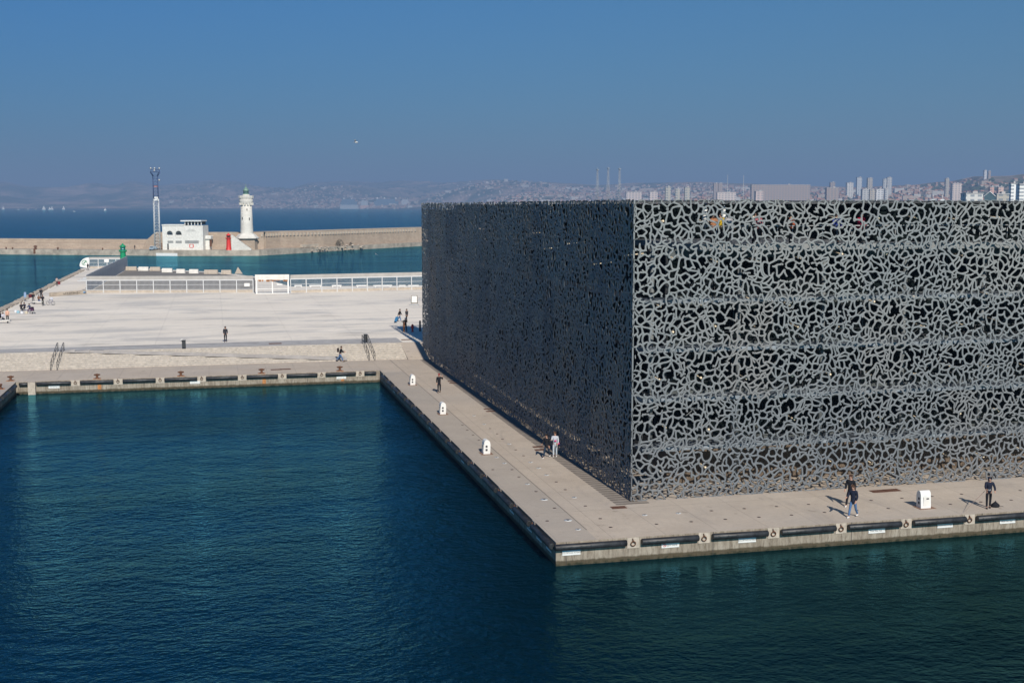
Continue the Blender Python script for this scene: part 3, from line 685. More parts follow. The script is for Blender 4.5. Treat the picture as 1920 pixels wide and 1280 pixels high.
fm1 = facade_mat('ship_blue_grey', (0.13, 0.19, 0.25), (0.07, 0.10, 0.14), 9, 6.2); fm2 = facade_mat('ship_white', (0.45, 0.46, 0.47), (0.2, 0.25, 0.3), 7, 6.0)
ship(638, 674, 373.5, 9000, fm2, fm1, 'pale cruise ship at the far shore, leftmost of the moored ships', (-.3, .1), 'cruise_ship')
ship(676, 692, 376, 8950, MRED if False else M('orange_hull', (0.55, 0.36, 0.30), .7, .1, .1), fm2, 'short white ferry with salmon hull at the far shore', (-.2,), 'ferry')
ship(700, 753, 373, 9000, fm1, fm1, 'long blue-grey cruise ship under the far hills', (-.35, -.1, .3), 'cruise_ship')
ship(752, 770, 374, 8900, fm2, fm2, 'pale ship stern at right end of the far yard', (.2,), 'cruise_ship')
# sailing boats
s0 = None
for i, (px, py, hh, lb) in enumerate(((6, 393, 7, 'small white sailing boat at the left edge of the sea'), (35, 393.3, 3, 'tiny motor boat second from the left'), (53, 393, 3, 'tiny low boat third from the left'), (67.5, 393, 3.5, 'small white motor boat left of the tall-sailed yachts'), (82, 393.5, 8.5, 'tall pinkish-sailed yacht in the sailing group'), (93, 393.5, 6, 'slim yacht in the middle of the sailing group'), (97.5, 393.5, 7.5, 'tall yacht close right of the slim one'), (119, 393, 7.5, 'white sailing boat right of the sailing group'), (139, 397, 2.8, 'white boat nearest on open sea, without a sail'), (197, 395, 5, 'faint sailing boat left of the red-white mast'))):
    d = (HC - WZ) / max(py - HZ, .5) * 2284; p = D(px, py, d)
    tall = hh > 4.5; k = 'sail' if tall else 'motor'
    o = empty('sailing_boat' if tall else 'motor_boat', (p.x, p.y, WZ), random.uniform(-.4, .4), lb, 'boat', 'small boats out at sea'); h = S(hh, d); L = max(h * .75, S(5, d))
    q = B(); q.add([(-L / 2, -L * .12, .2), (L * .3, -L * .12, .2), (L / 2, 0, .3), (L * .3, L * .12, .2), (-L / 2, L * .12, .2), (-L / 2, -L * .15, L * .12), (L * .35, -L * .15, L * .12), (L * .55, 0, L * .14), (L * .35, L * .15, L * .12), (-L / 2, L * .15, L * .12)], [(0, 1, 6, 5), (1, 2, 7, 6), (2, 3, 8, 7), (3, 4, 9, 8), (4, 0, 5, 9), (5, 6, 7, 8, 9)]); q.build('hull', MWHITE, o)
    if tall:
        q = B(); q.add([(-L * .42, .3, h * .12), (L * .08, .0, h * .12), (L * .06, 0, h)], [(0, 1, 2)]); q.add([(L * .1, 0, h * .1), (L * .5, .3, h * .08), (L * .08, 0, h * .85)], [(0, 1, 2)]); q.build('sail', MWHITE, o)
        q = B(); q.tube([(L * .07, 0, 0), (L * .07, 0, h)], L * .012, 4); q.build('mast', MWHITE, o)
    else: q = B(); q.box((-L * .05, 0, L * .2), (L * .4, L * .2, L * .15)); q.build('cabin', MWHITE, o)

# ------------------------------------------------------------------ breakwater with lighthouse
BW = [(-320, 475), (0, 477), (240, 479), (330, 480), (490, 479.5), (577, 474), (690, 467), (790, 461.5), (1000, 452)]
bp = [P(a, b, WZ) for a, b in BW]
def along(px, off=0.0, z=0.0):
    for i in range(len(BW) - 1):
        if px <= BW[i + 1][0] or i == len(BW) - 2:
            r0, _ = ray(px, 470); a, b = bp[i], bp[i + 1]
            dx, dy = b.x - a.x, b.y - a.y; t = (a.y * r0.x - a.x * r0.y) / (dx * r0.y - dy * r0.x)
            nrm = Vector((-dy, dx, 0)).normalized()
            q = Vector((a.x + dx * t, a.y + dy * t, 0)) + nrm * off; return Vector((q.x, q.y, z)), math.atan2(dy, dx)
QZ = 0.9
def strip(name, pxs, prof, mats, mis):          # prof(px) -> list of (off, z)
    s = B(); rows = []
    for px in pxs: rows.append([along(px, o, z)[0] for o, z in prof(px)])
    n = len(rows[0])
    for a, b in zip(rows, rows[1:]):
        for k in range(n - 1): s.quad(a[k], b[k], b[k + 1], a[k + 1], mis[k])
    for row, fl in ((rows[0], 0), (rows[-1], 1)): s.add(row if not fl else row[::-1], [tuple(range(n))], mis[0])
    return s.build(name, mats)
rng = lambda a, b, n: [a + (b - a) * i / n for i in range(n + 1)]
pxs = rng(-320, 575, 60) + rng(580, 1000, 40)
def qprof(px):
    wd = 9.0 if px < 560 else 5.0
    z = QZ if px > 215 else 0.75
    if px > 570: z = 0.55 + 0.25 * fnoise(px * .1, 0, 0)
    return [(0, -4), (0, z), (wd + 12, z + .02), (wd + 12, -4)]
tag(strip('breakwater_quay', pxs, qprof, [MQ2], [0, 0, 0]), kind='structure')
def hw(px):   # wall top
    if px < 250: return 4.6
    if px < 266: return 4.6 + 2.9 * (px - 250) / 16
    return 7.5
def wprof(px):
    o = 9.0 if px < 560 else (9 - 5.0 * min(1, (px - 560) / 60)); 
    if px < 250: return [(o, 0.3), (o + .6, 2.9), (o + 2.5, 2.95), (o + 2.7, hw(px)), (o + 7, hw(px)), (o + 9, -4)]
    return [(o, 0.3), (o + .6, min(5.9, hw(px) - .5)), (o + .8, min(5.95, hw(px) - .4)), (o + 1.0, hw(px)), (o + 7, hw(px)), (o + 9, -4)]
px2 = sorted(set(rng(-320, 245, 30) + [250, 254, 258, 262, 266] + rng(270, 1000, 60)))
o = strip('breakwater_wall', px2, wprof, [MBRW, MCAP], [0, 0, 0, 1, 0]); tag(o, 'long sand-coloured stone breakwater wall crossing behind the harbour', 'wall')
s = B()
for k in range(62):
    px = 486 + (792 - 486) * k / 61; c, an = along(px, (9.0 if px < 560 else (9 - 5.0 * min(1, (px - 560) / 60))) + .45, 6.25); s.box(c, (0.6, 0.9, 1.1), an)
cb = s.build('corbel', MCAP, o); cb['kind'] = 'stuff'
s = B()
c, an = along(518.5, 9.3, 4.2); s.box(c, (S(8, 480), .3, 2.0), an); s.build('brown_shutter', MRUST, o)
s = B(); c, an = along(500, 9.2, 2.1); s.box(c, (1.0, .3, 1.9), an); s.build('white_plaque', MOFFW, o)
# lighthouse
LD = along(463.8, 6.2, QZ)[0]; rl_ = ray(463.8, 470)[0]; LD = Vector((rl_.x / rl_.y * LD.y, LD.y, QZ)); ld = math.hypot(LD.x, LD.y); ks = ld / 2284 * .985
def zy(py): return HC - (py - HZ) * ks
lh = empty('lighthouse', (LD.x, LD.y, QZ), 0, 'tall round pale stone lighthouse with green lantern on the breakwater', 'lighthouse')
def Z(py): return zy(py) - QZ
q = B(); q.lathe([(12.2 * ks, Z(441)), (11.8 * ks, Z(434)), (11.2 * ks, Z(420)), (10.1 * ks, Z(382))], n=28); q.build('tower', MPALE, lh)
q = B(); q.lathe([(10.2 * ks, Z(383.5)), (12.4 * ks, Z(380)), (12.4 * ks, Z(370)), (11.4 * ks, Z(370)), (11.4 * ks, Z(373.5)), (6.5 * ks, Z(373.4))], n=28)
for k in range(14):
    a = k / 14 * 6.283
    q.box((12.1 * ks * math.cos(a), 12.1 * ks * math.sin(a), Z(369.5)), (.5, 1.4, 1.0), a)
    q.box((10.9 * ks * math.cos(a), 10.9 * ks * math.sin(a), Z(382.3)), (.9, .5, .9), a)
q.build('gallery', MPALE, lh)
q = B(); q.lathe([(6.5 * ks, Z(374)), (6.4 * ks, Z(365))], n=20); q.build('lantern_base', MPALE, lh)
q = B(); q.lathe([(5.6 * ks, Z(365)), (5.4 * ks, Z(364)), (5.0 * ks, Z(364)), (5.0 * ks, Z(358.8)), (5.7 * ks, Z(358.6)), (5.3 * ks, Z(357)), (3.6 * ks, Z(354)), (1.0 * ks, Z(352)), (.6 * ks, Z(350.5)), (.9 * ks, Z(349.5)), (0.2 * ks, Z(348)), (0.1, Z(346))], n=18); lt = q.build('lantern', M('lantern_green', (0.16, 0.26, 0.21), .45, .2, 2), lh)
q = B(); q.lathe([(5.08 * ks, Z(363.2)), (5.08 * ks, Z(359.6))], n=16, smooth=False); q.build('glazing', M('lantern_glass', (0.05, .10, .10), .15, .1, 1), lt)
for k, (a, py) in enumerate(((-2.35, 409), (-1.15, 410), (-1.5, 393))):
    q = B(); r_ = 11.15 * ks if py > 400 else 10.55 * ks; q.box((r_ * math.cos(a), r_ * math.sin(a), Z(py)), (.2, .3, 1.0 if py > 400 else .8), a); q.build('window', MDARK, lh)
q = B(); q.lathe([(22 * ks, Z(446.5)), (22 * ks, Z(445)), (16 * ks, Z(439)), (12.5 * ks, Z(437))], n=8, smooth=False); q.build('podium_roof', MPALE, lh)
q = B(); q.lathe([(19.5 * ks, -0.5), (18.5 * ks, Z(446.2))], n=8, smooth=False); q.lathe([(22.2 * ks, Z(447)), (22.4 * ks, Z(446.2))], n=8, mi=1, smooth=False); q.build('podium', [MBRW, MDARK], lh)
# stair flight up to the lighthouse
p0, an = along(436, 9.5, 0); q = B()
a, b = along(434, 1.1, 0)[0], along(471, 1.1, 0)[0]
K = 16
for k in range(K):
    c0 = a.lerp(b, k / K); c1 = a.lerp(b, (k + 1) / K); h = (1 - k / K) * 5.6 + .2; m_ = (c0 + c1) / 2
    q.box((m_.x, m_.y, QZ + h / 2), ((c1 - c0).length + .02, 1.6, h), an)
st = q.build('stone_stair', MPALE); tag(st, 'stone stair flight descending beside the lighthouse podium', 'stairs')
# red light tower
def light_tower(loc, h, r, mat, label, nm):
    o = empty(nm, loc, 0, label, 'light tower'); q = B()
    q.lathe([(r * 1.15, 0), (r, h * .05), (r * .78, h * .62), (r * .8, h * .64), (r * 1.15, h * .66), (r * 1.2, h * .70), (r * .75, h * .71)], n=18); q.build('tower', mat, o)
    q = B()
    for k in range(10): a = k * .6283; q.tube([(r * 1.12 * math.cos(a), r * 1.12 * math.sin(a), h * .7), (r * 1.12 * math.cos(a), r * 1.12 * math.sin(a), h * .76)], r * .05, 4)
    q.build('railing', mat, o)
    q = B(); q.lathe([(r * .66, h * .71), (r * .66, h * .85)], n=12); q.build('lantern', MGLASS if nm == 'red_light_tower' else M('teal_glass', (0.01, .12, .12), .2, .1, 1), o)
    q = B()
    for k in range(6): a = k * 1.047; q.tube([(r * .7 * math.cos(a), r * .7 * math.sin(a), h * .71), (r * .7 * math.cos(a), r * .7 * math.sin(a), h * .86)], r * .05, 4)
    q.lathe([(r * .95, h * .85), (r * .98, h * .87), (r * .6, h * .92), (r * .22, h * .955), (r * .2, h * .98), (r * .05, h)], n=14); q.build('dome', mat, o)
    return o
p = along(428, 1.3, QZ)[0]; light_tower(p, zy(436) - QZ + .1, 4.6 * ks, MRED, 'bright red harbour light tower on the breakwater quay', 'red_light_tower')
pg = P(231.5, 502, EZ); kg = math.hypot(pg.x, pg.y) / 2284; light_tower(pg, HC - (452.5 - HZ) * kg - EZ, 6.0 * kg, MGREEN, 'bright green harbour light tower at the end of the pier fence', 'green_light_tower')
# semaphore building
bl, br_ = along(299, 2.5, QZ)[0], along(379, 2.5, QZ)[0]; wd = (br_ - bl).length; rz = math.atan2(br_.y - bl.y, br_.x - bl.x)
sb = empty('signal_station', (bl.x, bl.y, QZ), rz, 'white two-storey signal station with two arches and rooftop lookout', 'building')
def SX(px): return (px - 299) / 80 * wd
zt, z1, z2 = zy(422), zy(443.5), zy(455); dpt = 6.5
def ZB(py): return zy(py) - QZ
q = B(); hT = ZB(422)
for x0, x1 in ((SX(299), SX(307.5)), (SX(319.5), SX(325.0)), (SX(337), SX(342))): q.box(((x0 + x1) / 2, .5, (ZB(432) + ZB(444)) / 2), (x1 - x0, 1.0, ZB(432) - ZB(444)))
q.box((SX(320.5), .5, (ZB(422) + ZB(432)) / 2), (SX(342) - SX(299), 1.0, ZB(422) - ZB(432)))
q.box((SX(320.5), dpt / 2, ZB(444) / 2), (SX(342) - SX(299), dpt, ZB(444)))
q.box((SX(320.5), dpt - .5, (ZB(422) + ZB(444)) / 2), (SX(342) - SX(299), 1.0, ZB(422) - ZB(444)))
q.box((SX(320.5), dpt / 2, ZB(421.3)), (SX(342) - SX(298), dpt + .4, .5))
q.box((SX(361), dpt / 2, ZB(422) / 2 - .01), (SX(379) - SX(342), dpt + .5, ZB(422)))
q.build('wall', MOFFW, sb)
for cx in (313.5, 331):
    q = B(); xc = SX(cx); rr = SX(6.0 + 299) ; zc = ZB(438)
    pts = [(xc + rr * math.cos(t), 0.0, ZB(437.5) + rr * math.sin(t)) for t in [math.pi * k / 10 for k in range(11)]]
    top = ZB(432) + .02
    vs_ = []; fs_ = []
    for (x_, y_, z_) in pts: vs_ += [(x_, -.02, z_), (x_, -.02, top + .1), (x_, 1.0, z_)]
    for k in range(10): fs_ += [(3 * k, 3 * k + 3, 3 * k + 4, 3 * k + 1), (3 * k, 3 * k + 2, 3 * k + 5, 3 * k + 3)]
    q.add(vs_, fs_); q.box((xc, .5, ZB(441.5)), (rr * 2, .3, S(4, ld))); q.build('arch', MOFFW, sb)
q = B(); q.box((SX(359.5), dpt / 2, ZB(417.5)), (SX(376) - SX(343), dpt * .8, S(5.5, ld))); q.build('lookout_glazing', MGLASS, sb)
q = B(); q.box((SX(356.5), dpt / 2, ZB(413.6)), (SX(377) - SX(336), dpt + .8, .45)); q.build('roof', MWHITE, sb)
q = B()
for k in range(6): q.box((SX(343.5 + k * 6.4), .55, ZB(417.8)), (.3, .25, S(6.5, ld)))
q.build('lookout_posts', MWHITE, sb)
for x0, x1, y0, y1 in ((309, 320, 450, 454.5), (325, 337, 450, 454.5), (344, 371, 449.5, 455)):
    q = B(); q.box((SX((x0 + x1) / 2), -.02 - (.25 if x0 > 340 else 0), (ZB(y0) + ZB(y1)) / 2), (SX(x1) - SX(x0), .1, ZB(y0) - ZB(y1))); q.build('shutter', M('grey_shutter', (0.26, 0.26, 0.25), .7, .2, 1), sb)
q = B(); q.box((SX(309.5), -.03, ZB(461)), (S(2.5, ld), .12, S(11, ld))); q.build('door', MDARK, sb)
q = B()
for dx, dz, sx_, sz_ in ((-2.1, 0, .7, 4.0), (2.1, 0, .7, 4.0), (-1.1, 1.8, 1.4, .6), (1.1, 1.8, 1.4, .6), (0, -1.8, 3.0, .6)): q.box((SX(356.5) + dx * .33, -.33, ZB(459.5) + dz * .33), (sx_ * .4, .06, sz_ * .3))
q.build('red_mark', MRED, sb)
q = B(); q.box((SX(385), dpt * .6, (ZB(441) + ZB(448)) / 2), (SX(391) - SX(379), dpt * .5, ZB(441) - ZB(448)), 0, 0, .25); q.build('side_balcony', MOFFW, sb)
q = B(); q.box((SX(383), dpt * .7, ZB(448) / 2), (SX(387) - SX(379), dpt * .5, ZB(448))); q.box((SX(388.5), dpt * .5, ZB(455)), (1, .3, 2.6), 0, 1); q.build('side_annex', [MOFFW, MRUST], sb)
q = B(); q.box((SX(356.5), -.31, ZB(432)), (SX(366) - SX(347), .08, .35)); q.box((SX(356.5), -.31, ZB(429.5)), (SX(363) - SX(350), .08, .2)); q.build('faded_lettering', M('faded_grey', (.5, .49, .46), .8, .1, 1), sb)
# lattice radio mast
mp = along(286.5, 3.5, QZ)[0]; mo = empty('radio_mast', (mp.x, mp.y, QZ), .2, 'slim lattice radio mast, white below and blue above, beside the signal station', 'mast')
Hm = ZB(330); K = 22; q = B(); q2 = B(); zs = ZB(374)
w0_, w1_ = S(9.5, ld) / 2, S(8, ld) / 2
for c, (sx, sy) in enumerate(((-1, -1), (1, -1), (1, 1), (-1, 1))):
    for (za, zb_, qq) in ((0, zs, q), (zs, Hm, q2)):
        wa = w0_ + (w1_ - w0_) * za / Hm; wb = w0_ + (w1_ - w0_) * zb_ / Hm; qq.tube([(sx * wa, sy * wa, za), (sx * wb, sy * wb, zb_)], .085 if qq is q else .085, 5)
for k in range(K):
    za, zb_ = Hm * k / K, Hm * (k + 1) / K; wa = w0_ + (w1_ - w0_) * k / K; wb = w0_ + (w1_ - w0_) * (k + 1) / K; qq = q if zb_ < zs else q2
    cs_ = ((-1, -1), (1, -1), (1, 1), (-1, 1))
    for c in range(4):
        a, b = cs_[c], cs_[(c + 1) % 4]
        qq.tube([(a[0] * wa, a[1] * wa, za), (b[0] * wb, b[1] * wb, zb_)], .035, 4); qq.tube([(a[0] * wb, a[1] * wb, zb_), (b[0] * wb, b[1] * wb, zb_)], .06, 4)
q.build('lower_frame', MWHITE, mo); q2.build('upper_frame', M('mast_blue', (0.04, 0.07, 0.17), .5, .2, 1), mo)
q = B(); q.box((0, 0, ZB(374.3)), (S(9.5, ld), S(8, ld), .9)); q.box((0, -.3, ZB(371.5)), (S(6, ld), .4, .9)); q.build('white_platform', MWHITE, mo)
q = B(); q.box((0, 0, ZB(350)), (S(7, ld), S(6, ld), .6)); q.build('red_light_box', M('faded_red', (.42, .2, .2), .6, .2, 1), mo)
q = B(); wt = S(15, ld)
for c, (sx, sy) in enumerate(((-1, -1), (1, -1), (1, 1), (-1, 1))): q.tube([(sx * w1_, sy * w1_, ZB(331)), (sx * wt / 2, sy * wt / 2, ZB(324))], .15, 4)
q.box((0, 0, ZB(324)), (wt, wt, .22)); q.tube([(-wt / 2, 0, ZB(320)), (wt / 2, 0, ZB(320))], .12, 4)
for sx in (-1, -.3, .4, 1): q.tube([(sx * wt / 2, 0, ZB(324)), (sx * wt / 2, 0, ZB(317.5))], .1, 4)
q.build('head_frame', M('mast_blue', (0, 0, 0)), mo)
for k, (dx, py) in enumerate(((-1, 317.5), (-.1, 317.5), (1, 317.5), (-.25, 321.5), (.9, 339))):
    q = B(); q.lathe([(0.05, -.45), (.36, -.25), (.38, .15), (.2, .4), (.02, .45)], (dx * wt / 2, -.6 * (k == 3), ZB(py)), 10); q.build('antenna_drum', MSTEEL, mo)
# stairs frame, van, white banner, small stuff on the breakwater
q = B(); m0 = along(280.5, 5.5, QZ)[0]
for dx in (0, 1.6, 3.4):
    q.tube([(dx, 0, 0), (dx, 0, 3.0 - .3 * dx)], .12, 4)
q.tube([(0, 0, 3.0), (5.5, 0, .5)], .12, 4); q.tube([(0, 0, 1.4), (3.4, 0, 1.4)], .1, 4)
tag(q.build('steel_gantry', MRUST, None, m0), 'rusty metal gantry at the foot of the radio mast', 'gantry')
vp_, van_a = along(285, 1.3, QZ)
van = empty('parked_car', vp_, van_a + math.pi / 2, 'silver-blue hatchback seen from behind below the radio mast', 'car'); k = .55
mcar = M('silver_blue_paint', (0.32, 0.40, 0.46), .3, .05, 2)
q = B(); q.box((0, 0, .55), (4.0, 1.75, .6), 0, 0, .12); q.add([(-1.75, -.8, .85), (1.0, -.8, .85), (1.0, .8, .85), (-1.75, .8, .85), (-1.4, -.65, 1.45), (.2, -.65, 1.45), (.2, .65, 1.45), (-1.4, .65, 1.45)], [(4, 5, 6, 7), (0, 1, 5, 4), (1, 2, 6, 5), (2, 3, 7, 6), (3, 0, 4, 7)]); q.build('body', mcar, van)
q = B(); q.add([(-1.72, -.7, .92), (-1.72, .7, .92), (-1.45, .58, 1.36), (-1.45, -.58, 1.36)], [(0, 1, 2, 3)]); q.build('rear_window', MGLASS, van)
q = B(); q.box((-.6, 0, 1.47), (1.7, 1.2, .06)); q.build('roof', MWHITE, van)
for sx in (-1.2, 1.25):
    for sy in (-.8, .8): q = B(); q.tube([(sx, sy - .1, .3), (sx, sy + .1, .3)], .3, 12); q.build('wheel', MBLK, van)
bn, ba = along(312.5, -.06, 0); q = B(); q.box((0, 0, 0), (S(43, ld), .1, S(6.6, ld))); tag(q.build('white_banner', MWHITE, None, (bn.x, bn.y, zy(475.6))), 'long white banner fixed to the breakwater quay below the signal station', 'banner'); bpy.data.objects['white_banner'].rotation_euler = (0, 0, ba)
for i, (px, py, rr, lb) in enumerate(((65, 466, 1.0, 'big rusty mooring post with stain on the lower breakwater'), (107, 464.5, .6, 'small rusty bollard right of the big rusty post'), (22, 463.8, .5, 'small rusty bollard near the left end of breakwater'), (10, 474, .55, 'dark rusty ladder fitting at waterline at far left'), (191, 464, .5, 'small dark bollard left of the green light tower'))):
    c, an = along(px, .6, .75); q = B(); q.tube([(0, 0, 0), (0, 0, 1.6 * rr)], [.45 * rr, .4 * rr], 10); q.tube([(-.7 * rr, 0, 1.2 * rr), (.7 * rr, 0, 1.2 * rr)], .2 * rr, 6)
    if i == 0: q.box((0, -.65, -.6), (1.4, .08, 2.0))
    tag(q.build('mooring_post', MRUST, None, c), lb, 'bollard', 'rusty posts along the breakwater')
# rocks and bush at the foot of the wall
s = B(); rnd = random.Random(3)
for k in range(110):
    px = rnd.triangular(565, 690, 600); c, an = along(px, rnd.uniform(-1.2, 3), rnd.uniform(-1.0, .9)); r_ = rnd.uniform(.25, .8)
    s.add([(c.x + r_ * a * rnd.uniform(.6, 1.2), c.y + r_ * b * rnd.uniform(.6, 1.2), c.z + r_ * cc_ * rnd.uniform(.5, 1)) for a, b, cc_ in ((1, 0, 0), (0, 1, 0), (-1, 0, 0), (0, -1, 0), (0.1, 0, 1), (0, 0, -1))], [(0, 1, 4), (1, 2, 4), (2, 3, 4), (3, 0, 4), (1, 0, 5), (2, 1, 5), (3, 2, 5), (0, 3, 5)], 0)
tag(s.build('rubble', MRUBBLE), 'pale broken rubble along the foot of the breakwater wall', None, None, 'stuff')
c, an = along(592, 3.0, .8); q = B(); q.box((0, 0, .6), (S(55, 500), 1.2, 1.2), 0, 0, .1); ob = q.build('broken_parapet', MRUBBLE, None, c); ob.rotation_euler = (0, 0, an); tag(ob, 'low pale broken parapet left of the grey bush', 'wall')
def bush(px, py0, wpx, hpx, label, dens, nm='bush'):
    c, an = along(px, 2.6, .6); o = empty(nm, c, 0, label, 'bush'); kk = math.hypot(c.x, c.y) / 2284; a, h = wpx * kk / 2, hpx * kk
    q = B(); rr = random.Random(int(px))
    for k in range(dens):
        u = rr.uniform(-1, 1); v = rr.uniform(-1, 1); t = rr.random() ** .7
        x_ = a * u * (1 - .5 * abs(t - .4)); y_ = a * .6 * v; z_ = h * t * (1 - .45 * u * u) ; l = rr.uniform(.15, .35)
        d1 = Vector((rr.uniform(-1, 1), rr.uniform(-1, 1), rr.uniform(-.3, 1))).normalized() * l; d2 = Vector((rr.uniform(-1, 1), rr.uniform(-1, 1), rr.uniform(-1, 1))).normalized() * l * .5
        p_ = Vector((x_, y_, z_)); q.add([p_ - d2, p_ + d1, p_ + d2], [(0, 1, 2)])
    q.build('foliage', M('dry_foliage', (0.13, 0.115, 0.085), .9, .4, 3), o)
    q = B()
    for k in range(9): q.tube([(0, 0, 0), (rr.uniform(-.4, .4) * a, rr.uniform(-.3, .3) * a, h * .4), (rr.uniform(-.9, .9) * a, rr.uniform(-.5, .5) * a, h * .85)], [.08, .05, .02], 4)
    q.build('branches', M('dry_branch', (0.12, .10, .08), .9, .2, 3), o)
bush(647, 462, 17, 13, 'large grey leafless bush on the rubble below the breakwater wall', 420)
bush(668, 460, 7, 6, 'small dark round bush right of the large grey bush', 160)
bush(440, 446, 10, 6, 'small dark shrub left of the lighthouse platform', 120)

# ------------------------------------------------------------------ fences of the port yard
mbar = M('fence_white', (0.52, 0.53, 0.53), .5, .05, 1); mbeam = M('fence_cap_panel', (0.36, 0.345, 0.32), .8, .15, .8)
def fence(a, b, h, npan, label, plinth=.5, beam=.75, slats=14, hollow=False):
    a, b = Vector(a), Vector(b); L = (b - a).length; rz = math.atan2(b.y - a.y, b.x - a.x); o = empty('port_fence', a, rz, label, 'fence', 'white bar fences of the port yard')
    q = B(); q.box((L / 2, 0, plinth / 2), (L, .3, plinth)); q.build('plinth', MCAP, o)
    q = B(); q.box((L / 2, .05, h - beam / 2), (L, .12, beam)); q.build('cap_panel', mbeam, o)
    for k in range(npan + 1):
        q = B(); q.box((L * k / npan, -.08, (h - beam * .9) / 2), (.16, .16, h - beam * .9)); q.build('post', mbar, o)
    q = B(); z0, z1 = plinth + .08, h - beam
    q.box((L / 2, -.06, z1 - .04), (L, .12, .2)); q.box((L / 2, -.05, (z0 + z1) / 2), (L, .07, .07)); q.box((L / 2, -.05, z0), (L, .07, .08)); q.build('rail', mbar, o)
    for k in range(npan):
        q = B()
        for j in range(slats): x_ = L * (k + (j + .5) / slats) / npan; q.box((x_, 0, (z0 + z1) / 2), (.035, .035, z1 - z0))
        q.build('bar_panel', mbar, o)
    return o
f1, f2, f3, f4 = P(163, 549, EZ), P(475, 548, EZ), P(545, 549, EZ), P(792, 542.5, EZ)
fence(f1, f2, 3.15, 10, 'white bar fence with grey cap panel left of the gate, ten bays')
f4x = f3 + (f4 - f3) * 1.6
fence(f3, f4x, 3.4, 14, 'white bar fence running right of the gate to the museum')
fa = P(239, 504, EZ)
# corrugated side fence seen from inside
side = empty('corrugated_fence', f1, math.atan2(fa.y - f1.y, fa.x - f1.x), 'grey corrugated fence with toothed white top running out to the green tower', 'fence'); Ls = (fa - f1).length
q = B(); ncor = 120
for k in range(ncor):
    x0, x1 = Ls * k / ncor, Ls * (k + 1) / ncor; y0, y1 = (.06 if k % 2 else -.06), (-.06 if k % 2 else .06)
    q.quad((x0, y0, .1), (x1, y1, .1), (x1, y1, 3.2), (x0, y0, 3.2)); q.quad((x0, y0 + .03, .1), (x0, y0 + .03, 3.2), (x1, y1 + .03, 3.2), (x1, y1 + .03, .1))
q.build('sheet_panel', M('grey_corrugated', (.34, .36, .39), .6, .15, .5, metal=.2), side)
q = B()
for k in range(20): q.box((Ls * (k + .5) / 20, 1.0, 2.2), (1.5, 1.6, .16)) 
q.box((Ls / 2, 0.1, 3.26), (Ls, .14, .1)); q.build('toothed_cap', mbar, side)
t0, t1 = P(168, 502.5, EZ), P(234, 502, EZ)
fb = fence(t0, t1, 2.9, 4, 'short white fence with a small sign at the pier tip', .4, .5, 12); fb['group'] = 'white bar fences of the port yard'
q = B(); L = (t1 - t0).length; q.box((L * .49, -.16, 1.9), (1.2, .05, .75)); q.build('sign_plate', MWHITE, fb)
# round white end panel with green emblem
pp = P(160, 503.5, EZ); o = empty('round_panel', (pp.x, pp.y, EZ), -.05, 'half-round white panel with green emblem at the pier tip', 'sign')
q = B(); rr = 2.45; vs_ = [(1.0, 0, 0), (1.0, 0, 2.9)]
for k in range(13): a = math.pi / 2 + (math.pi * .62) * k / 12; vs_.append((1.0 + rr * .98 * math.cos(a), 0, .75 + 2.2 * math.sin(a) if math.sin(a) > 0 else .75 + 2.2 * math.sin(a) * .35))
vs_ = vs_[1:] + [vs_[0]]; n_ = len(vs_); q.add(vs_ + [(a, .12, c) for a, b, c in vs_], [tuple(range(n_)), tuple(range(2 * n_ - 1, n_ - 1, -1))] + [(i, n_ + i, n_ + (i + 1) % n_, (i + 1) % n_) for i in range(n_)]); q.build('panel', MWHITE, o)
q = B(); q.tube([(-.15 + .62 * math.cos(t), -.05, 1.55 + .62 * math.sin(t)) for t in [6.283 * k / 16 for k in range(14)]], .07, 5); q.tube([(-.4, -.05, 1.3), (.2, -.05, 1.9)], .1, 5); q.build('emblem', MGREEN, o)
# gate
g0, g1 = P(480, 551, EZ), P(542, 550.5, EZ); L = (g1 - g0).length; go = empty('port_gate', g0, math.atan2(g1.y - g0.y, g1.x - g0.x), 'white double port gate with rusty streaks below its solid top', 'gate')
q = B()
for x_, w_ in ((.12, .3), (L / 2, .22), (L - .12, .3)): q.box((x_, 0, 1.35), (w_, .16, 2.7))
q.box((L / 2, 0, .08), (L, .14, .14)); q.box((L / 2, 0, .95), (L, .1, .1)); q.build('gate_frame', MWHITE, go)
q = B(); q.box((L / 2, 0, 3.08), (L + .2, .2, 1.02)); q.build('top_panel', MOFFW, go)
q = B(); rnd = random.Random(2)
for k in range(30):
    x_ = rnd.uniform(.4, L - .3); h_ = rnd.uniform(.1, .35); q.box((x_, -.11, 2.58 - h_ / 2 + .05), (rnd.uniform(.1, .35), .02, h_))
q.build('rust_streaks', MRUSTST, go)
q = B()
for k in range(24): x_ = .35 + (L - .7) * k / 23; q.box((x_, .02, 1.35), (.03, .03, 2.5))
q.build('bars', mbar, go)
q = B(); q.box((L * .72, -.08, 1.75), (1.05, .04, .26)); q.build('sign_plate', MWHITE, go)
sp = P(466, 537, EZ); q = B(); q.box((0, -.15, 0), (1.0, .04, .62)); ob = q.build('notice_plate', MWHITE, None, (f2.x - 1.15, f2.y - .02, EZ + 1.45)); tag(ob, 'white notice plate on the fence just left of the gate', 'sign')
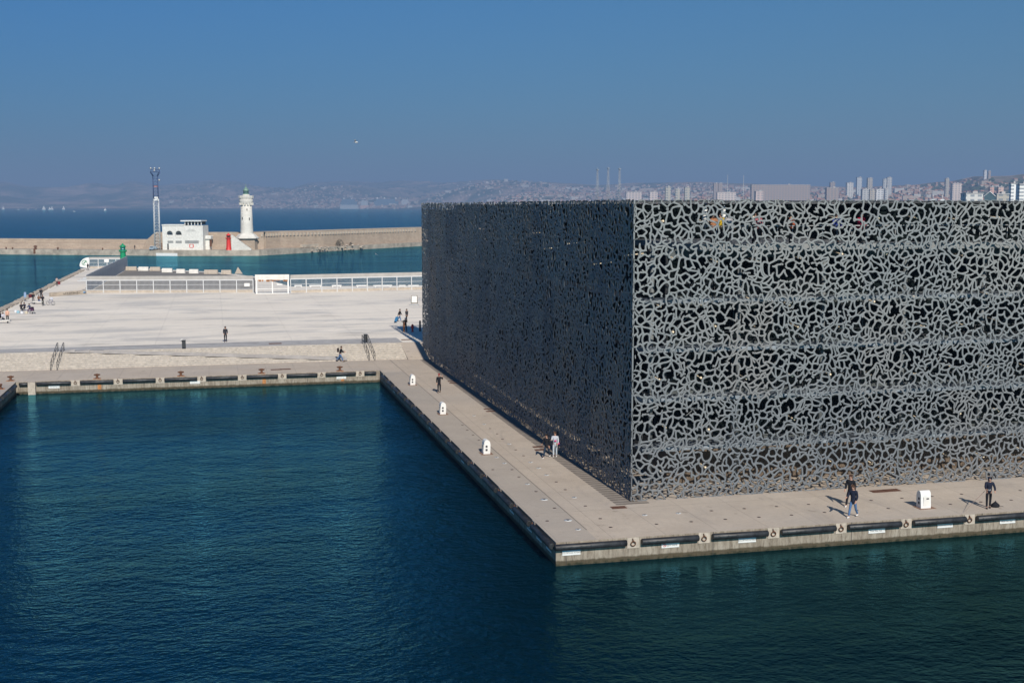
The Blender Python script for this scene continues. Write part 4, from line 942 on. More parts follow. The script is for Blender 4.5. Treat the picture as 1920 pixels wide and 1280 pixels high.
# concrete blocks in the yard
blk = None
for i, (a, b, y, m_) in enumerate(((236, 257, 507, 1), (260, 279, 507.5, 0), (281.5, 301, 507.8, 1), (304, 323.5, 510.5, 0), (331, 347.5, 512, 0), (355, 372.5, 512.5, 0), (383, 409, 513.5, 1), (415, 434, 514, 1))):
    c0, c1 = P(a, y, EZ), P(b, y, EZ); Lb = (c1 - c0).length; q = B()
    q.add([(x_, y_, z_) for z_, hwid in ((0, .42), (.35, .4), (1.0, .25)) for x_, y_ in ((-Lb / 2 + (.06 if z_ else 0), -hwid), (Lb / 2 - (.06 if z_ else 0), -hwid), (Lb / 2 - (.06 if z_ else 0), hwid), (-Lb / 2 + (.06 if z_ else 0), hwid))], [(0, 1, 5, 4), (1, 2, 6, 5), (2, 3, 7, 6), (3, 0, 4, 7), (4, 5, 9, 8), (5, 6, 10, 9), (6, 7, 11, 10), (7, 4, 8, 11), (8, 9, 10, 11)])
    ob = q.build('concrete_barrier', MOFFW if m_ == 0 else MCAP, None, (c0 + c1) / 2 + Vector((0, 0, .008))); ob.rotation_euler = (0, 0, -YAW + random.uniform(-.03, .03))
    tag(ob, '%s concrete barrier counted from the green light tower, %s' % (ORD[i], 'painted white' if m_ == 0 else 'pale beige'), 'barrier', 'barriers along the yard edge')
p = P(448, 513.5, EZ); q = B(); q.add([(-1.0, 0, 0), (.9, 0, 0), (-.2, 0, 1.7), (-1, .8, 0), (.9, .8, 0), (-.2, .8, 1.5)], [(0, 1, 2), (5, 4, 3), (0, 2, 5, 3), (1, 4, 5, 2)]); tag(q.build('tilted_slab', MCAP, None, p), 'pointed tilted concrete slab behind fence near the gate', 'slab')
for i, (a, b) in enumerate(((552, 566), (580, 604), (622, 640), (668, 690), (700, 735), (748, 760), (765, 785))):
    c0, c1 = P(a, 538.5, EZ), P(b, 538.5, EZ); q = B(); q.box((0, 0, .35), ((c1 - c0).length, .4, .22)); q.box((-(c1 - c0).length * .4, 0, .14), (.2, .3, .26)); q.box(((c1 - c0).length * .4, 0, .14), (.2, .3, .26))
    tag(q.build('low_kerb_rail', MWHITE, None, (c0 + c1) / 2), '%s low white kerb rail from the gate, behind the right fence' % ORD[i], 'rail', 'low white rails behind the right fence')
# graffiti parapet
g0, g1 = P(96, 556, EZ), P(163, 551, EZ); L = (g1 - g0).length; o = empty('low_wall', g0, math.atan2(g1.y - g0.y, g1.x - g0.x), 'low pale parapet with black graffiti left of the fence', 'wall')
q = B(); q.box((L / 2, .3, .36), (L, .6, .7), 0, 0, .05); q.build('wall', MRUBBLE, o)
q = B(); rnd = random.Random(8)
for k in range(9):
    x_ = L * .35 + k * .42; pts = [(x_ + rnd.uniform(-.18, .18), -.03, .35 + rnd.uniform(-.22, .25)) for _ in range(5)]; q.tube(pts, .035, 4)
q.build('graffiti', MINK, o)
q = B(); q.lathe([(0.3, -.01), (.3, .01)], (0, 0, 0), 12); gb = q.build('blue_tag', M('tag_blue', (.18, .28, .42), .8, .2, 4), o); gb.rotation_euler = (R(90), 0, 0); gb.location = (L * .93, -.03, .35); gb.scale = (1.2, .7, 1)
# pier edge stones
s = B(); rnd = random.Random(4)
yy = 175.0
while yy < eb[0].y - 14: l = rnd.uniform(1.5, 3); s.box((-32.6 + rnd.uniform(-.15, .1), yy + l / 2, EZ + .06), (1.3, l - .08, .22 + rnd.uniform(0, .12)), rnd.uniform(-.03, .03), 0, .04); yy += l
tag(s.build('pier_edge_stones', MRUBBLE), kind='structure')

# ------------------------------------------------------------------ quay equipment
def fender_mesh(L):
    q = B(); n = 10
    q.tube([(-L / 2, 0, 0), (-L / 2 + .03, 0, 0), (L / 2 - .03, 0, 0), (L / 2, 0, 0)], [.15, .175, .175, .15], 14)
    for k in range(int(L / .55)): q.box((-L / 2 + .3 + k * .55, -.165, .03), (.07, .05, .07), 0, 1)
    return q
def fender(p, L, rz, label, group):
    ob = fender_mesh(L).build('rubber_fender', [MBLK, MDARK], None, p); ob.rotation_euler = (0, random.uniform(-.008, .008), rz); tag(ob, label, 'fender', group)
for i, (a, b) in enumerate(FEND):
    x0, x1 = onY(a + (2 if i else 0), yq(a), QY - .16).x, onY(b, yq(b), QY - .16).x
    fender((( x0 + x1) / 2, QY - .17, -.24), x1 - x0, 0, '%s black rubber fender from the quay corner along the sunlit front wall' % ORD[i], 'fenders of the front quay wall')
for i in range(16):
    y0 = (QY + .15) if i == 0 else LY[i - 1] + .36; y1 = LY[i] - .36
    fender((QX - .17, (y0 + y1) / 2, -.24), y1 - y0, R(90), '%s black rubber fender from the quay corner along the shaded side wall' % ORD[i], 'fenders of the shaded side quay wall')
for i, (a, b) in enumerate(FFEND):
    x0, x1 = onY(a, yf(a), FY).x, onY(b, yf(b), FY).x
    fender(((x0 + x1) / 2, FY - .17, -.24), x1 - x0, 0, '%s black rubber fender from the left along the far basin wall' % ORD[i], 'fenders of the far basin wall')
for i in range(4):
    fender((LX + .17, FY - 3.2 - 4.4 * i, -.24), 3.5, R(90), '%s black fender from the inner corner along the left quay arm' % ORD[i], 'fenders of the left quay arm')
def ring_bm():
    q = B(); q.tube([(.13 * math.sin(t), -.05 - .03 * math.cos(t), -.13 + .13 * math.cos(t)) for t in [6.283 * k / 14 for k in range(15)]], .03, 6); q.tube([(0, 0.02, .03), (0, -.09, .03)], .045, 6); q.tube([(-.03, -.04, .16), (0, -.05, 0)], .025, 5); return q
rg0 = ring_bm().build('mooring_ring', MRUST); used = False; tag(rg0, '-', 'mooring ring')
for i, px in enumerate(RINGS):
    p = onY(px, yq(px), QY - .05); place(rg0, used, (p.x, QY - .05, -.2), 0, '%s rusty mooring ring from the corner on the sunlit front wall' % ORD[i], 'mooring rings of the front wall'); used = True
for i, px in enumerate(FRINGS):
    p = onY(px, yf(px), FY); place(rg0, used, (p.x, FY - .05, -.15), 0, '%s rusty mooring ring from the left on the far basin wall' % ORD[i], 'mooring rings of the far wall', 1.0)
for i, yy in enumerate(LY[:15]): place(rg0, used, (QX - .05, yy, -.2), R(-90), '%s rusty mooring ring from the corner on the shaded side wall' % ORD[i], 'mooring rings of the side wall')
# signs
def sign(p, rz, w_, h_, blue, text, label, group):
    o = empty('quay_sign', p, rz, label, 'sign', group); q = B(); q.box((0, -.02, 0), (w_, .025, h_)); q.build('plate', MWHITE, o)
    if blue: q = B(); q.box((0, -.038, h_ * .40), (w_ * .995, .01, h_ * .22)); q.build('blue_band', MBLUE, o)
    cu = bpy.data.curves.new('lettering', 'FONT'); cu.body = text; cu.size = h_ * .36; cu.align_x = 'CENTER'; cu.extrude = .002
    t0_ = bpy.data.objects.new('tmp', cu); C.objects.link(t0_); dg_ = bpy.context.evaluated_depsgraph_get(); dg_.update(); m_ = bpy.data.meshes.new_from_object(t0_.evaluated_get(dg_)); bpy.data.objects.remove(t0_); m_.materials.clear(); m_.materials.append(MINK); t = bpy.data.objects.new('lettering', m_); C.objects.link(t); t.parent = o; t.rotation_euler = (R(90), 0, 0); t.location = (0.02 + (.05 if text[0] == 'T' else 0), -.038, -h_ * .18)
    return o
T1, T2 = "Tirant d'eau maxi : 3 m", 'ACCOSTAGE INTERDIT'
def fs_(px0, px1, py, blue, tx, lb):
    c = onY((px0 + px1) / 2, py, QY); wq = onY(px1, py, QY).x - onY(px0, py, QY).x
    return sign((c.x, QY - .01, c.z), 0, wq, .30, blue, tx, lb, 'signs on the front quay wall')
fs_(1054, 1088, 1034.5, True, T2, 'white sign with blue band nearest the quay corner, front wall')
sg = fs_(1240, 1273, 1020.5, False, 'Plongeon interdit', 'white sign with red prohibition disc between second fender and water')
q = B(); q.tube([(-.34 + .085 * math.cos(t), -.04, .085 * math.sin(t)) for t in [6.283 * k / 14 for k in range(15)]], .012, 5); q.tube([(-.40, -.04, .06), (-.28, -.04, -.06)], .01, 4); q.build('prohibition_disc', MRED, sg)
fs_(1384, 1417, 1011, True, T2, 'white sign with blue band below the third front fender')
fs_(1628, 1659, 993.5, False, T1, 'plain white lettered sign below the fifth front fender')
fs_(1757, 1786, 983.5, True, T2, 'white sign with blue band below the sixth front fender')
fs_(1874, 1903, 975.5, False, T1, 'plain white lettered sign below the rightmost front fender')
for i, yy in enumerate((60.9, 62.9, 65.0, 69.2, 84.0, 97.5, 118.0)):
    sign((QX - .01, yy, -.62), R(-90), 1.0, .34, True, T2, '%s blue-banded sign from the corner on the shaded side wall' % ORD[i], 'signs on the shaded side wall')
for i, (a, b, y) in enumerate(((91, 112, 725), (356, 375, 716.5), (631, 649, 707.5))):
    c = onY((a + b) / 2, y, FY); sign((c.x, FY - .01, c.z), 0, onY(b, y, FY).x - onY(a, y, FY).x, .28, False, T1, ('left', 'middle', 'right')[i] + ' small white sign on the far basin wall', 'signs on the far basin wall')
# rusty bollards
bo = None; used = False
def mk_bollard():
    o = empty('rusty_bollard', (0, 0, 0), 0, '-', 'bollard', 'rusty bollards on the far quay')
    q = B(); q.lathe([(.26, 0), (.26, .05), (.13, .09), (.12, .34), (.2, .44), (.2, .5), (.08, .54)], n=14); q.tube([(-.32, 0, .46), (-.2, 0, .40), (.2, 0, .40), (.32, 0, .46)], [.07, .08, .08, .07], 8); q.build('post', MRUST, o)
    q = B(); q.box((0, -.1, .012), (.8, .6, .012)); q.build('base_plate', MRUSTST, o); return o
bo = mk_bollard()
for i, (px, py) in enumerate(((20, 713.5), (182, 709.8), (339, 705.3), (491, 701.2), (638, 696.2))):
    p = P(px, py); p.y = max(p.y, FY + .6); place(bo, used, p, 0, '%s rusty mooring bollard from the left on far quay edge' % ORD[i], None, .95); used = True
place(bo, True, P(1, 729), R(90), 'rusty bollard on the left quay arm at the photo edge')
for i, px in enumerate((182, 491, 638)):
    p = onY(px + 4, yf(px), FY); q = B(); q.box((0, 0, 0), (.35, .02, .95)); tag(q.build('rust_streak', MRUSTST, None, (p.x, FY - .012, -.55)), kind='structure')
# service pedestals
def mk_ped():
    o = empty('service_pedestal', (0, 0, 0), 0, '-', 'pedestal', 'white service pedestals on the quay')
    prof = [(-.22, 0), (.22, 0), (.24, .62), (.20, .80), (.10, .90), (-.02, .92), (-.12, .86), (-.17, .74)]
    q = B(); n_ = len(prof); w_ = .29
    vs_ = [(-w_, y_, z_) for y_, z_ in prof] + [(w_, y_, z_) for y_, z_ in prof]
    q.add(vs_, [tuple(range(n_)), tuple(range(2 * n_ - 1, n_ - 1, -1))] + [(i, n_ + i, n_ + (i + 1) % n_, (i + 1) % n_) for i in range(n_)]); bd = q.build('body', MWHITE, o)
    q = B(); q.box((0.03, -.215, .38), (.36, .02, .46)); q.build('door', MOFFW, o)
    q = B(); q.box((.08, -.228, .52), (.14, .02, .06)); q.build('lock_plate', MINK, o)
    for zz in (.28, .5):
        for sx in (-1, 1): q = B(); q.box((sx * (w_ + .005), -.02, zz), (.02, .13, .13), 0, 0); q.build('socket', MINK, o)
    q = B(); q.box((0.05, 0, .006), (.95, .75, .012)); q.build('base_stain', M('rusty_base', (.22, .13, .085), .9, .3, 6), o)
    return o
ped = mk_ped(); used = False
for px, py, rz, lb in ((773, 721, -90, 'white service pedestal farthest away, near the inner basin corner'), (829.5, 775.5, -90, 'white service pedestal, middle of the three along the side quay'), (911, 849.5, -90, 'white service pedestal nearest the camera on the side quay'), (1731.5, 951, 0, 'white service pedestal on the sunlit front quay beside the museum')):
    place(ped, used, P(px, py), R(rz), lb, None, 1.12); used = True
# bins
for i, (px, py, lb) in enumerate(((345, 653.5, 'dark slatted litter bin at the top of the steps, left one'), (685.5, 641.5, 'dark slatted litter bin near the right handrail'))):
    p = P(px, py, EZ); o = empty('litter_bin', p, 0, lb, 'bin', 'dark litter bins'); q = B(); q.box((0, 0, .5), (.42, .42, .86), 0, 0, .03)
    for k in range(7): q.box((-.18 + .06 * k, -.22, .5), (.03, .02, .78))
    q.build('body', MDARK, o); q = B(); q.box((0, 0, .96), (.46, .46, .04), 0, 0, .01); q.build('lid', MDARK, o)
    q = B(); 
    for sx in (-.15, .15): q.box((sx, 0, .035), (.05, .3, .07))
    q.build('foot', MDARK, o)
# handrails
for i, (x0, y0, x1, y1, lb) in enumerate(((111, 654, 106, 691, 'black double handrail on the left of the steps'), (679, 630, 688, 670, 'black double handrail on the right of the steps'))):
    a = P((x0 + x1) / 2, (y0 + y1) / 2, .8); o = empty('handrail', (a.x, 0, 0), 0, lb, 'handrail', 'handrails on the steps')
    for sx in (-.32, .32):
        q = B(); z = lambda y: max(0, min(EZ, EZ * (y - SB) / (ST - SB) + .07))
        q.tube([(sx, SB - .7, .05), (sx, SB - .75, .85), (sx, SB, 1.0), (sx, ST, EZ + 1.0), (sx, ST + .7, EZ + .95), (sx, ST + .72, EZ + .05)], .032, 6)
        q.tube([(sx, SB - .2, .5), (sx, ST, EZ + .55)], .02, 5)
        for y_ in (SB + .4, SB + 2.1, SB + 3.8, ST - .1): q.tube([(sx, y_, z(y_)), (sx, y_, z(y_) + .95)], .025, 5)
        q.build('rail', MDARK, o)
# flush fittings
gr0 = B(); gr0.box((0, 0, .006), (1.0, .62, .012)); 
for k in range(9): gr0.box((-.4 + .1 * k, 0, .014), (.03, .56, .008), 0, 1)
gr0 = gr0.build('floor_grate', [MGRATE, MRUST]); tag(gr0, '-', 'grate', 'rusty grates set in the quay'); used = False
for px, py, z, sc, lb in ((1647, 920.7, 0, 1, 'left one of two rusty grates on the front quay'), (1672.5, 918.8, 0, 1, 'right one of two rusty grates on the front quay'), (1160, 951, 0, .9, 'single brown grate by the near corner of the museum'), (1009, 837.5, 0, .8, 'back one of the rusty grate pair beside the walking couple'), (1013, 843, 0, .8, 'front one of the rusty grate pair beside the walking couple'), (915.5, 766.4, 0, .8, 'back one of the middle rusty grate pair on the side quay'), (920, 770.8, 0, .8, 'front one of the middle rusty grate pair on the side quay'), (846.6, 714.8, 0, .8, 'back one of the farthest rusty grate pair, right of the person in black'), (850, 718, 0, .8, 'front one of the farthest rusty grate pair, right of the person in black'), (517.7, 692.9, 0, 1.15, 'left one of two long brown grates on the far quay'), (535, 692.1, 0, 1.15, 'right one of two long brown grates on the far quay'), (516, 644, EZ, 1.5, 'dark grate on the grey pavement band in mid esplanade'), (762.5, 636.8, EZ, 1.3, 'dark grate at the top right end of the steps')):
    place(gr0, used, P(px, py, z) + Vector((0, 0, .006)), 0, lb, None, sc); used = True
RD = [(931, 857), (946, 868), (995, 866), (1010, 877), (1025, 890), (989, 907), (1020.5, 936), (1077, 932), (1065, 975), (1084, 992), (889, 779), (908, 795), (955, 832), (1209, 965), (1272, 961.5)]
q = B(); q.lathe([(.17, 0), (.17, .008), (.0, .009)], n=18); q.lathe([(.06, .009), (.06, .014), (0, .015)], n=10, mi=1); rd0 = q.build('ground_light', [M('pale_collar', (.50, .52, .52), .7, .25, 8), MINK]); tag(rd0, '-', 'ground light', 'round pale ground lights'); used = False
for i, (px, py) in enumerate(sorted(RD, key=lambda a: a[1])):
    place(rd0, used, P(px, py), 0, 'round pale ground light with dark centre, %s from the far end of the quay' % ORD[i], None, 1.35 if (px, py) in ((1065, 975), (1020.5, 936)) else .95); used = True
DT = [(867, 797), (876, 806), (887, 815), (898, 825), (919, 803), (932, 813), (942, 823), (967, 843), (981.5, 854), (924, 880), (960, 880), (973, 893.6), (1005, 921), (1043, 903), (1060, 917.5), (1097.6, 948), (1039.6, 952), (1125.5, 971.7), (1145, 988), (1026, 976), (1231, 982), (1296, 977.5), (1334, 957), (1360, 973), (1395.5, 953), (1423, 969), (1456, 949), (1484, 965), (1516, 945), (1546, 960), (1633.5, 937.5), (1606, 956), (1665.6, 952.6), (1691, 933.6), (1747.6, 930), (1782, 944.8), (1803, 926), (1839, 940.7), (1896, 937), (1913, 919)]
q = B(); q.lathe([(.085, 0), (.085, .008), (0, .009)], n=12); q.lathe([(.11, .0), (.11, .004), (.088, .005)], n=12, mi=1); dt0 = q.build('deck_hole', [MINK, MRUST]); used = False
tag(dt0, '-', 'deck hole', 'small dark round holes in the quay deck')
for px, py in DT: place(dt0, used, P(px, py), 0, 'small dark round hole cover set flush in the pale quay deck'); used = True

# ------------------------------------------------------------------ people
deps = bpy.context.evaluated_depsgraph_get
def skin(name, verts, edges, radii, mat, parent, sub=1):
    me = bpy.data.meshes.new('tmp'); me.from_pydata([tuple(v) for v in verts], edges, []); ob = bpy.data.objects.new('tmp', me); C.objects.link(ob)
    m = ob.modifiers.new('s', 'SKIN'); 
    if not me.skin_vertices: 
        bm = bmesh.new(); bm.from_mesh(me); bm.verts.layers.skin.verify(); bm.to_mesh(me); bm.free()
    for i, sv in enumerate(me.skin_vertices[0].data):
        r = radii[i]; sv.radius = r if isinstance(r, tuple) else (r, r); sv.use_root = (i == 0)
    if sub: sm = ob.modifiers.new('b', 'SUBSURF'); sm.levels = sub
    dg = deps(); dg.update(); m2 = bpy.data.meshes.new_from_object(ob.evaluated_get(dg)); bpy.data.objects.remove(ob)
    m2.materials.clear(); m2.materials.append(mat); m2.polygons.foreach_set('use_smooth', [True] * len(m2.polygons))
    o = bpy.data.objects.new(name, m2); C.objects.link(o); o.parent = parent; return o
cloth = {}
def CM(c, nm='cloth'):
    if c not in cloth: cloth[c] = M('%s_%d' % (nm, len(cloth)), c, .85, .18, 14, spec=.2)
    return cloth[c]
SKIN = M('skin_tone', (.42, .24, .17), .6, .08, 10); HAIR = M('dark_hair', (.025, .017, .012), .6, .3, 20); HAIRB = M('brown_hair', (.09, .045, .025), .6, .3, 20)
BLK, NVY, DEN, GRY, WHT, BRN, REDc, KHK = (.012, .013, .017), (.014, .018, .035), (.07, .14, .27), (.10, .105, .11), (.62, .62, .6), (.16, .08, .045), (.16, .02, .025), (.3, .26, .19)
def person(p, head, label, top=BLK, bot=DEN, shoe=BLK, h=1.75, legs=((20, 5), (-18, 25)), arms=((15, 8, 25), (-20, 8, 15)), lean=0, coat=0.0, hair=None, hood=False, longhair=False, sit=0.0, fingers=False, group='people on the quays and esplanade', look=0, sub=1):
    """faces local -Y; legs (swing, knee bend); arms (swing, out, elbow bend); degrees"""
    o = empty('person', p, R(head), label, 'person', group); k = h / 1.75; k *= 1.04; o.scale = (k, k, k)
    hz = .93 if not sit else sit
    hip = Vector((0, 0, hz)); ln = R(lean)
    up = Vector((0, -math.sin(ln), math.cos(ln)))
    waist = hip + up * .16; chest = hip + up * .36; sh = hip + up * .50; neck = hip + up * .57; hd = neck + Vector((0, -.02 - .05 * math.sin(ln), .10)); 
    J = {}
    for sx, (sw, kb), nm in ((-1, legs[0], 'l'), (1, legs[1], 'r')):
        a = R(sw); th = hip + Vector((sx * .095, 0, -.04)); kn = th + Vector((sx * .01, -math.sin(a), -math.cos(a))) * .43; b = a - R(kb); an = kn + Vector((0, -math.sin(b), -math.cos(b))) * .41
        J[nm + 'leg'] = (th, kn, an, an + Vector((0, -.16, -.045)))
    if not sit:
        lo = min(J['lleg'][2].z, J['rleg'][2].z); dz = Vector((0, 0, .075 - lo))
        hip += dz; waist += dz; chest += dz; sh += dz; neck += dz; hd += dz
        for q_ in ('lleg', 'rleg'): J[q_] = tuple(v + dz for v in J[q_])
    for sx, (sw, out, eb_), nm in ((-1, arms[0], 'l'), (1, arms[1], 'r')):
        a = R(sw); s0_ = sh + Vector((sx * .185, 0, -.02)); e = s0_ + Vector((sx * math.sin(R(out)), -math.sin(a) * math.cos(R(out)), -math.cos(a) * math.cos(R(out)))) * .28
        b = a + R(eb_); w_ = e + Vector((-sx * .15 * math.sin(R(eb_)), -math.sin(b), -math.cos(b))) .normalized() * .25; hn = w_ + (w_ - e).normalized() * .09
        J[nm + 'arm'] = (s0_, e, w_, hn)
    # continuous body
    V = [hip, waist, chest, sh, neck, hd, hd + Vector((0, -.01, .11))]; Rr = [(.12, .10), (.11, .09), (.135, .10), (.10, .08), .052, (.078, .092), (.055, .06)]; E_ = [(i, i + 1) for i in range(6)]
    V.append(hd + Vector((0, -.105, .0))); Rr.append(.013); E_.append((5, len(V) - 1))          # nose
    for sx in (-1, 1): V.append(hd + Vector((sx * .088, .005, 0))); Rr.append(.014); E_.append((5, len(V) - 1))
    for nm in ('lleg', 'rleg'):
        b0 = len(V); V += list(J[nm]); Rr += [.085, .055, .038, .03]; E_ += [(0, b0), (b0, b0 + 1), (b0 + 1, b0 + 2), (b0 + 2, b0 + 3)]
    for nm in ('larm', 'rarm'):
        b0 = len(V); V += list(J[nm]); Rr += [.05, .038, .026, (.035, .02)]; E_ += [(3, b0), (b0, b0 + 1), (b0 + 1, b0 + 2), (b0 + 2, b0 + 3)]
        dv = (J[nm][3] - J[nm][2]).normalized(); sd_ = dv.cross(Vector((0, 1, .2))).normalized(); 
        if sd_.length < .1: sd_ = Vector((1, 0, 0))
        nn = dv.cross(sd_)
        for f, (off, ll) in enumerate(((-.03, .065), (-.01, .078), (.01, .072), (.03, .055))):
            c = J[nm][3] + sd_ * off; V += [c + dv * ll * .5 + nn * .008, c + dv * ll + nn * .03]; Rr += [.009, .007]; E_ += [(b0 + 3, len(V) - 2), (len(V) - 2, len(V) - 1)]
        V.append(J[nm][2] + dv * .06 + sd_ * -.055); Rr.append(.01); E_.append((b0 + 2, len(V) - 1))
    skin('body', V, E_, Rr, SKIN, o, sub)
    # face details
    q = B()
    for sx in (-1, 1): q.box((hd.x + sx * .032, hd.y - .088, hd.z + .025), (.022, .012, .01))
    q.box((hd.x, hd.y - .088, hd.z - .048), (.04, .01, .008)); q.build('eyes_and_mouth', MINK, o)
    # jacket
    V = [hip - up * (.10 + coat), waist, chest, sh, neck - up * .015]; Rr = [(.175 + .12 * min(coat, .2), .145 + .1 * min(coat, .2)), (.15, .13), (.17, .135), (.14, .105), (.07, .07)]; E_ = [(0, 1), (1, 2), (2, 3), (3, 4)]
    for nm in ('larm', 'rarm'):
        b0 = len(V); a_ = J[nm]; V += [a_[0], a_[1], a_[2].lerp(a_[1], .06)]; Rr += [.078, .064, .054]; E_ += [(3, b0), (b0, b0 + 1), (b0 + 1, b0 + 2)]
    skin('jacket', V, E_, Rr, CM(top), o, sub)
    V = [hip, hip + up * .06]; Rr = [(.13, .11), (.125, .105)]; E_ = [(0, 1)]
    for nm in ('lleg', 'rleg'):
        b0 = len(V); a_ = J[nm]; V += [a_[0], a_[1], a_[2].lerp(a_[1], .04)]; Rr += [.098, .07, .055]; E_ += [(0, b0), (b0, b0 + 1), (b0 + 1, b0 + 2)]
    skin('trousers', V, E_, Rr, CM(bot), o, sub)
    for nm in ('lleg', 'rleg'):
        an = J[nm][2]; skin('shoe', [an + Vector((0, .03, -.03)), an + Vector((0, -.07, -.035)), an + Vector((0, -.19, -.045))], [(0, 1), (1, 2)], [.05, .048, .034], CM(shoe), o, sub)
    hm_ = hair or HAIR
    if hood:
        skin('hood', [hd + Vector((0, .035, .02)), hd + Vector((0, .02, .1)), hd + Vector((0, .05, -.09))], [(0, 1), (0, 2)], [(.105, .10), .07, .09], CM(top), o, sub)
    else:
        V = [hd + Vector((0, .022, .055)), hd + Vector((0, -.01, .11)), hd + Vector((0, .05, -.02))]; Rr = [(.092, .085), (.07, .06), .07]; E_ = [(0, 1), (0, 2)]
        if longhair: V += [hd + Vector((0, .08, -.16)), hd + Vector((0, .07, -.30))]; Rr += [.075, .05]; E_ += [(2, 3), (3, 4)]
        skin('hair', V, E_, Rr, hm_, o, sub)
    return o, J, hd
g0p = (10, 6, 20)
# the pair on the front quay
person(P(1599, 969), -55, 'person in navy coat and blue jeans walking, nearest of the pair on the front quay', NVY, DEN, WHT, 1.82, ((22, 6), (-14, 22)), ((25, 8, 60), (-10, 8, 40)), 5, .12, HAIRB)
person(P(1594, 948), -50, 'person in long black coat and pale scarf, far one of the front quay pair', BLK, BLK, WHT, 1.85, ((26, 5), (-22, 25)), ((12, 8, 30), (-15, 8, 20)), 2, .22, HAIRB, longhair=True)
pc, J, hd = person(P(1853, 952.5), -25, 'hooded angler in dark jacket standing with legs apart near the quay edge', NVY, BLK, BLK, 1.78, ((6, 3), (-8, 3)), ((35, 10, 45), (5, 22, 50)), 6, .03, hood=True)
q = B(); q.box((0, -.118, 1.22), (.09, .02, .38)); q.build('white_shirt', CM(WHT), pc)
pr = P(1848, 933); a = P(1848, 952); tip = P(1808, 962) + Vector((0, 0, .1)); base = a + Vector((-.1, -.1, 1.12)); q = B(); q.tube([base + (base - tip) * .12, base, base.lerp(tip, .5), tip], [.018, .016, .011, .006], 6); rod = q.build('fishing_rod', M('rod', (.25, .17, .14), .4, .1, 3)); tag(rod, 'thin fishing rod slanting down from the hooded angler to the quay', 'fishing rod')
q = B(); q.lathe([(.22, 0), (.27, .08), (.24, .2), (.12, .3), (.05, .38)], n=10); q.tube([(-.05, 0, .3), (0, 0, .45), (.08, 0, .3)], .02, 5); q.tube([(.2, 0, .1), (.5, -.1, .02)], .015, 4); b_ = q.build('tackle_bag', CM(BLK), None, P(1866, 950)); b_.scale = (1, .8, .85); tag(b_, 'black tackle bag lying on the quay beside the angler', 'bag')
# side quay
person(P(1025, 858), -40, 'person in black jacket striding, left one of the couple by the side facade', BLK, (.02, .035, .06), WHT, 1.66, ((24, 4), (-24, 12)), ((20, 8, 55), (-15, 8, 20)), 3, .10)
pc, J, hd = person(P(1040.5, 856), -25, 'person in pale grey top and pale trousers, right one of the couple', (.45, .47, .52), (.42, .47, .52), WHT, 1.68, ((4, 2), (-4, 4)), ((30, 6, 75), (10, 12, 30)), 0, .02, HAIRB, longhair=True)
q = B(); q.box((.06, -.2, 1.18), (.14, .06, .10), .3, 0, .02); q.box((.28, -.05, .98), (.08, .14, .14), 0, 0, .02); q.build('pink_scarf', M('pink_fabric', (.6, .03, .2), .7, .1, 5), pc)
pc, J, hd = person(P(823.5, 736), -10, 'person in long black coat with red scarf, hand raised to face', BLK, BLK, (.1, .1, .1), 1.72, ((10, 3), (-8, 8)), ((5, 8, 12), (55, 30, 120)), 2, .16, M('red_scarf', (.30, .03, .03), .8, .2, 9))
pc, J, hd = person(P(638, 678), 75, 'person in dark hoodie and jeans walking right on the lower quay with a backpack', BLK, DEN, BLK, 1.78, ((26, 5), (-24, 22)), ((20, 6, 60), (25, 6, 60)), 12, .03)
q = B(); q.box((0, .22, 1.26), (.3, .2, .46), 0, 0, .05); q.build('backpack', CM((.03, .02, .02)), pc)
person(P(423, 641, EZ), 5, 'person in dark jacket standing alone in the middle of the esplanade', (.03, .03, .036), BLK, BLK, 1.78, ((2, 0), (-6, 10)), ((8, 8, 35), (8, 8, 40)), 0, .05)
# group near the museum corner
person(P(749.5, 603, EZ), 60, 'person pulling a blue shopping trolley near the museum corner', BLK, DEN, BLK, 1.75, ((20, 5), (-20, 18)), ((-25, 10, 5), (15, 8, 20)), 4, .04)
person(P(762.5, 603, EZ), 30, 'person in dark grey coat walking right of the trolley puller', (.035, .035, .04), BLK, BLK, 1.75, ((18, 5), (-20, 18)), ((12, 8, 20), (-12, 8, 15)), 2, .14)
pc, J, hd = person(P(760.5, 622, EZ), -40, 'person in black with white cap standing beside the rusty post', BLK, BLK, BLK, 1.75, ((5, 3), (-6, 5)), ((45, 10, 80), (30, 8, 60)), 3, .06, M('white_cap', (.6, .6, .6), .8, .1, 5))
t = P(741, 605, EZ); o = empty('shopping_trolley', t, -.5, 'blue wheeled shopping trolley tilted behind its owner', 'trolley')
q = B(); q.add([(x_ + z_ * .35, y_, z_) for z_ in (.18, .85) for x_, y_ in ((-.17, -.15), (.17, -.15), (.17, .15), (-.17, .15))], [(3, 2, 1, 0), (4, 5, 6, 7), (0, 1, 5, 4), (1, 2, 6, 5), (2, 3, 7, 6), (3, 0, 4, 7)]); q.build('bag', CM((.03, .16, .33)), o)
q = B(); q.tube([(-.1, -.14, .1), (.45, -.14, 1.1)], .015, 5); q.tube([(-.1, .14, .1), (.45, .14, 1.1)], .015, 5); q.tube([(.45, -.14, 1.1), (.45, .14, 1.1)], .015, 5); q.build('frame', MDARK, o)
for sy in (-.18, .18): q = B(); q.tube([(0, sy - .02, .1), (0, sy + .02, .1)], .1, 12); q.build('wheel', MBLK, o)
p = P(757.5, 622, EZ); q = B(); q.lathe([(.14, 0), (.13, 1.25), (.10, 1.3)], n=12); tag(q.build('rusty_post', M('orange_rust', (.26, .11, .05), .8, .3, 6), None, p), 'thick rusty brown post left of the red hydrant', 'post')
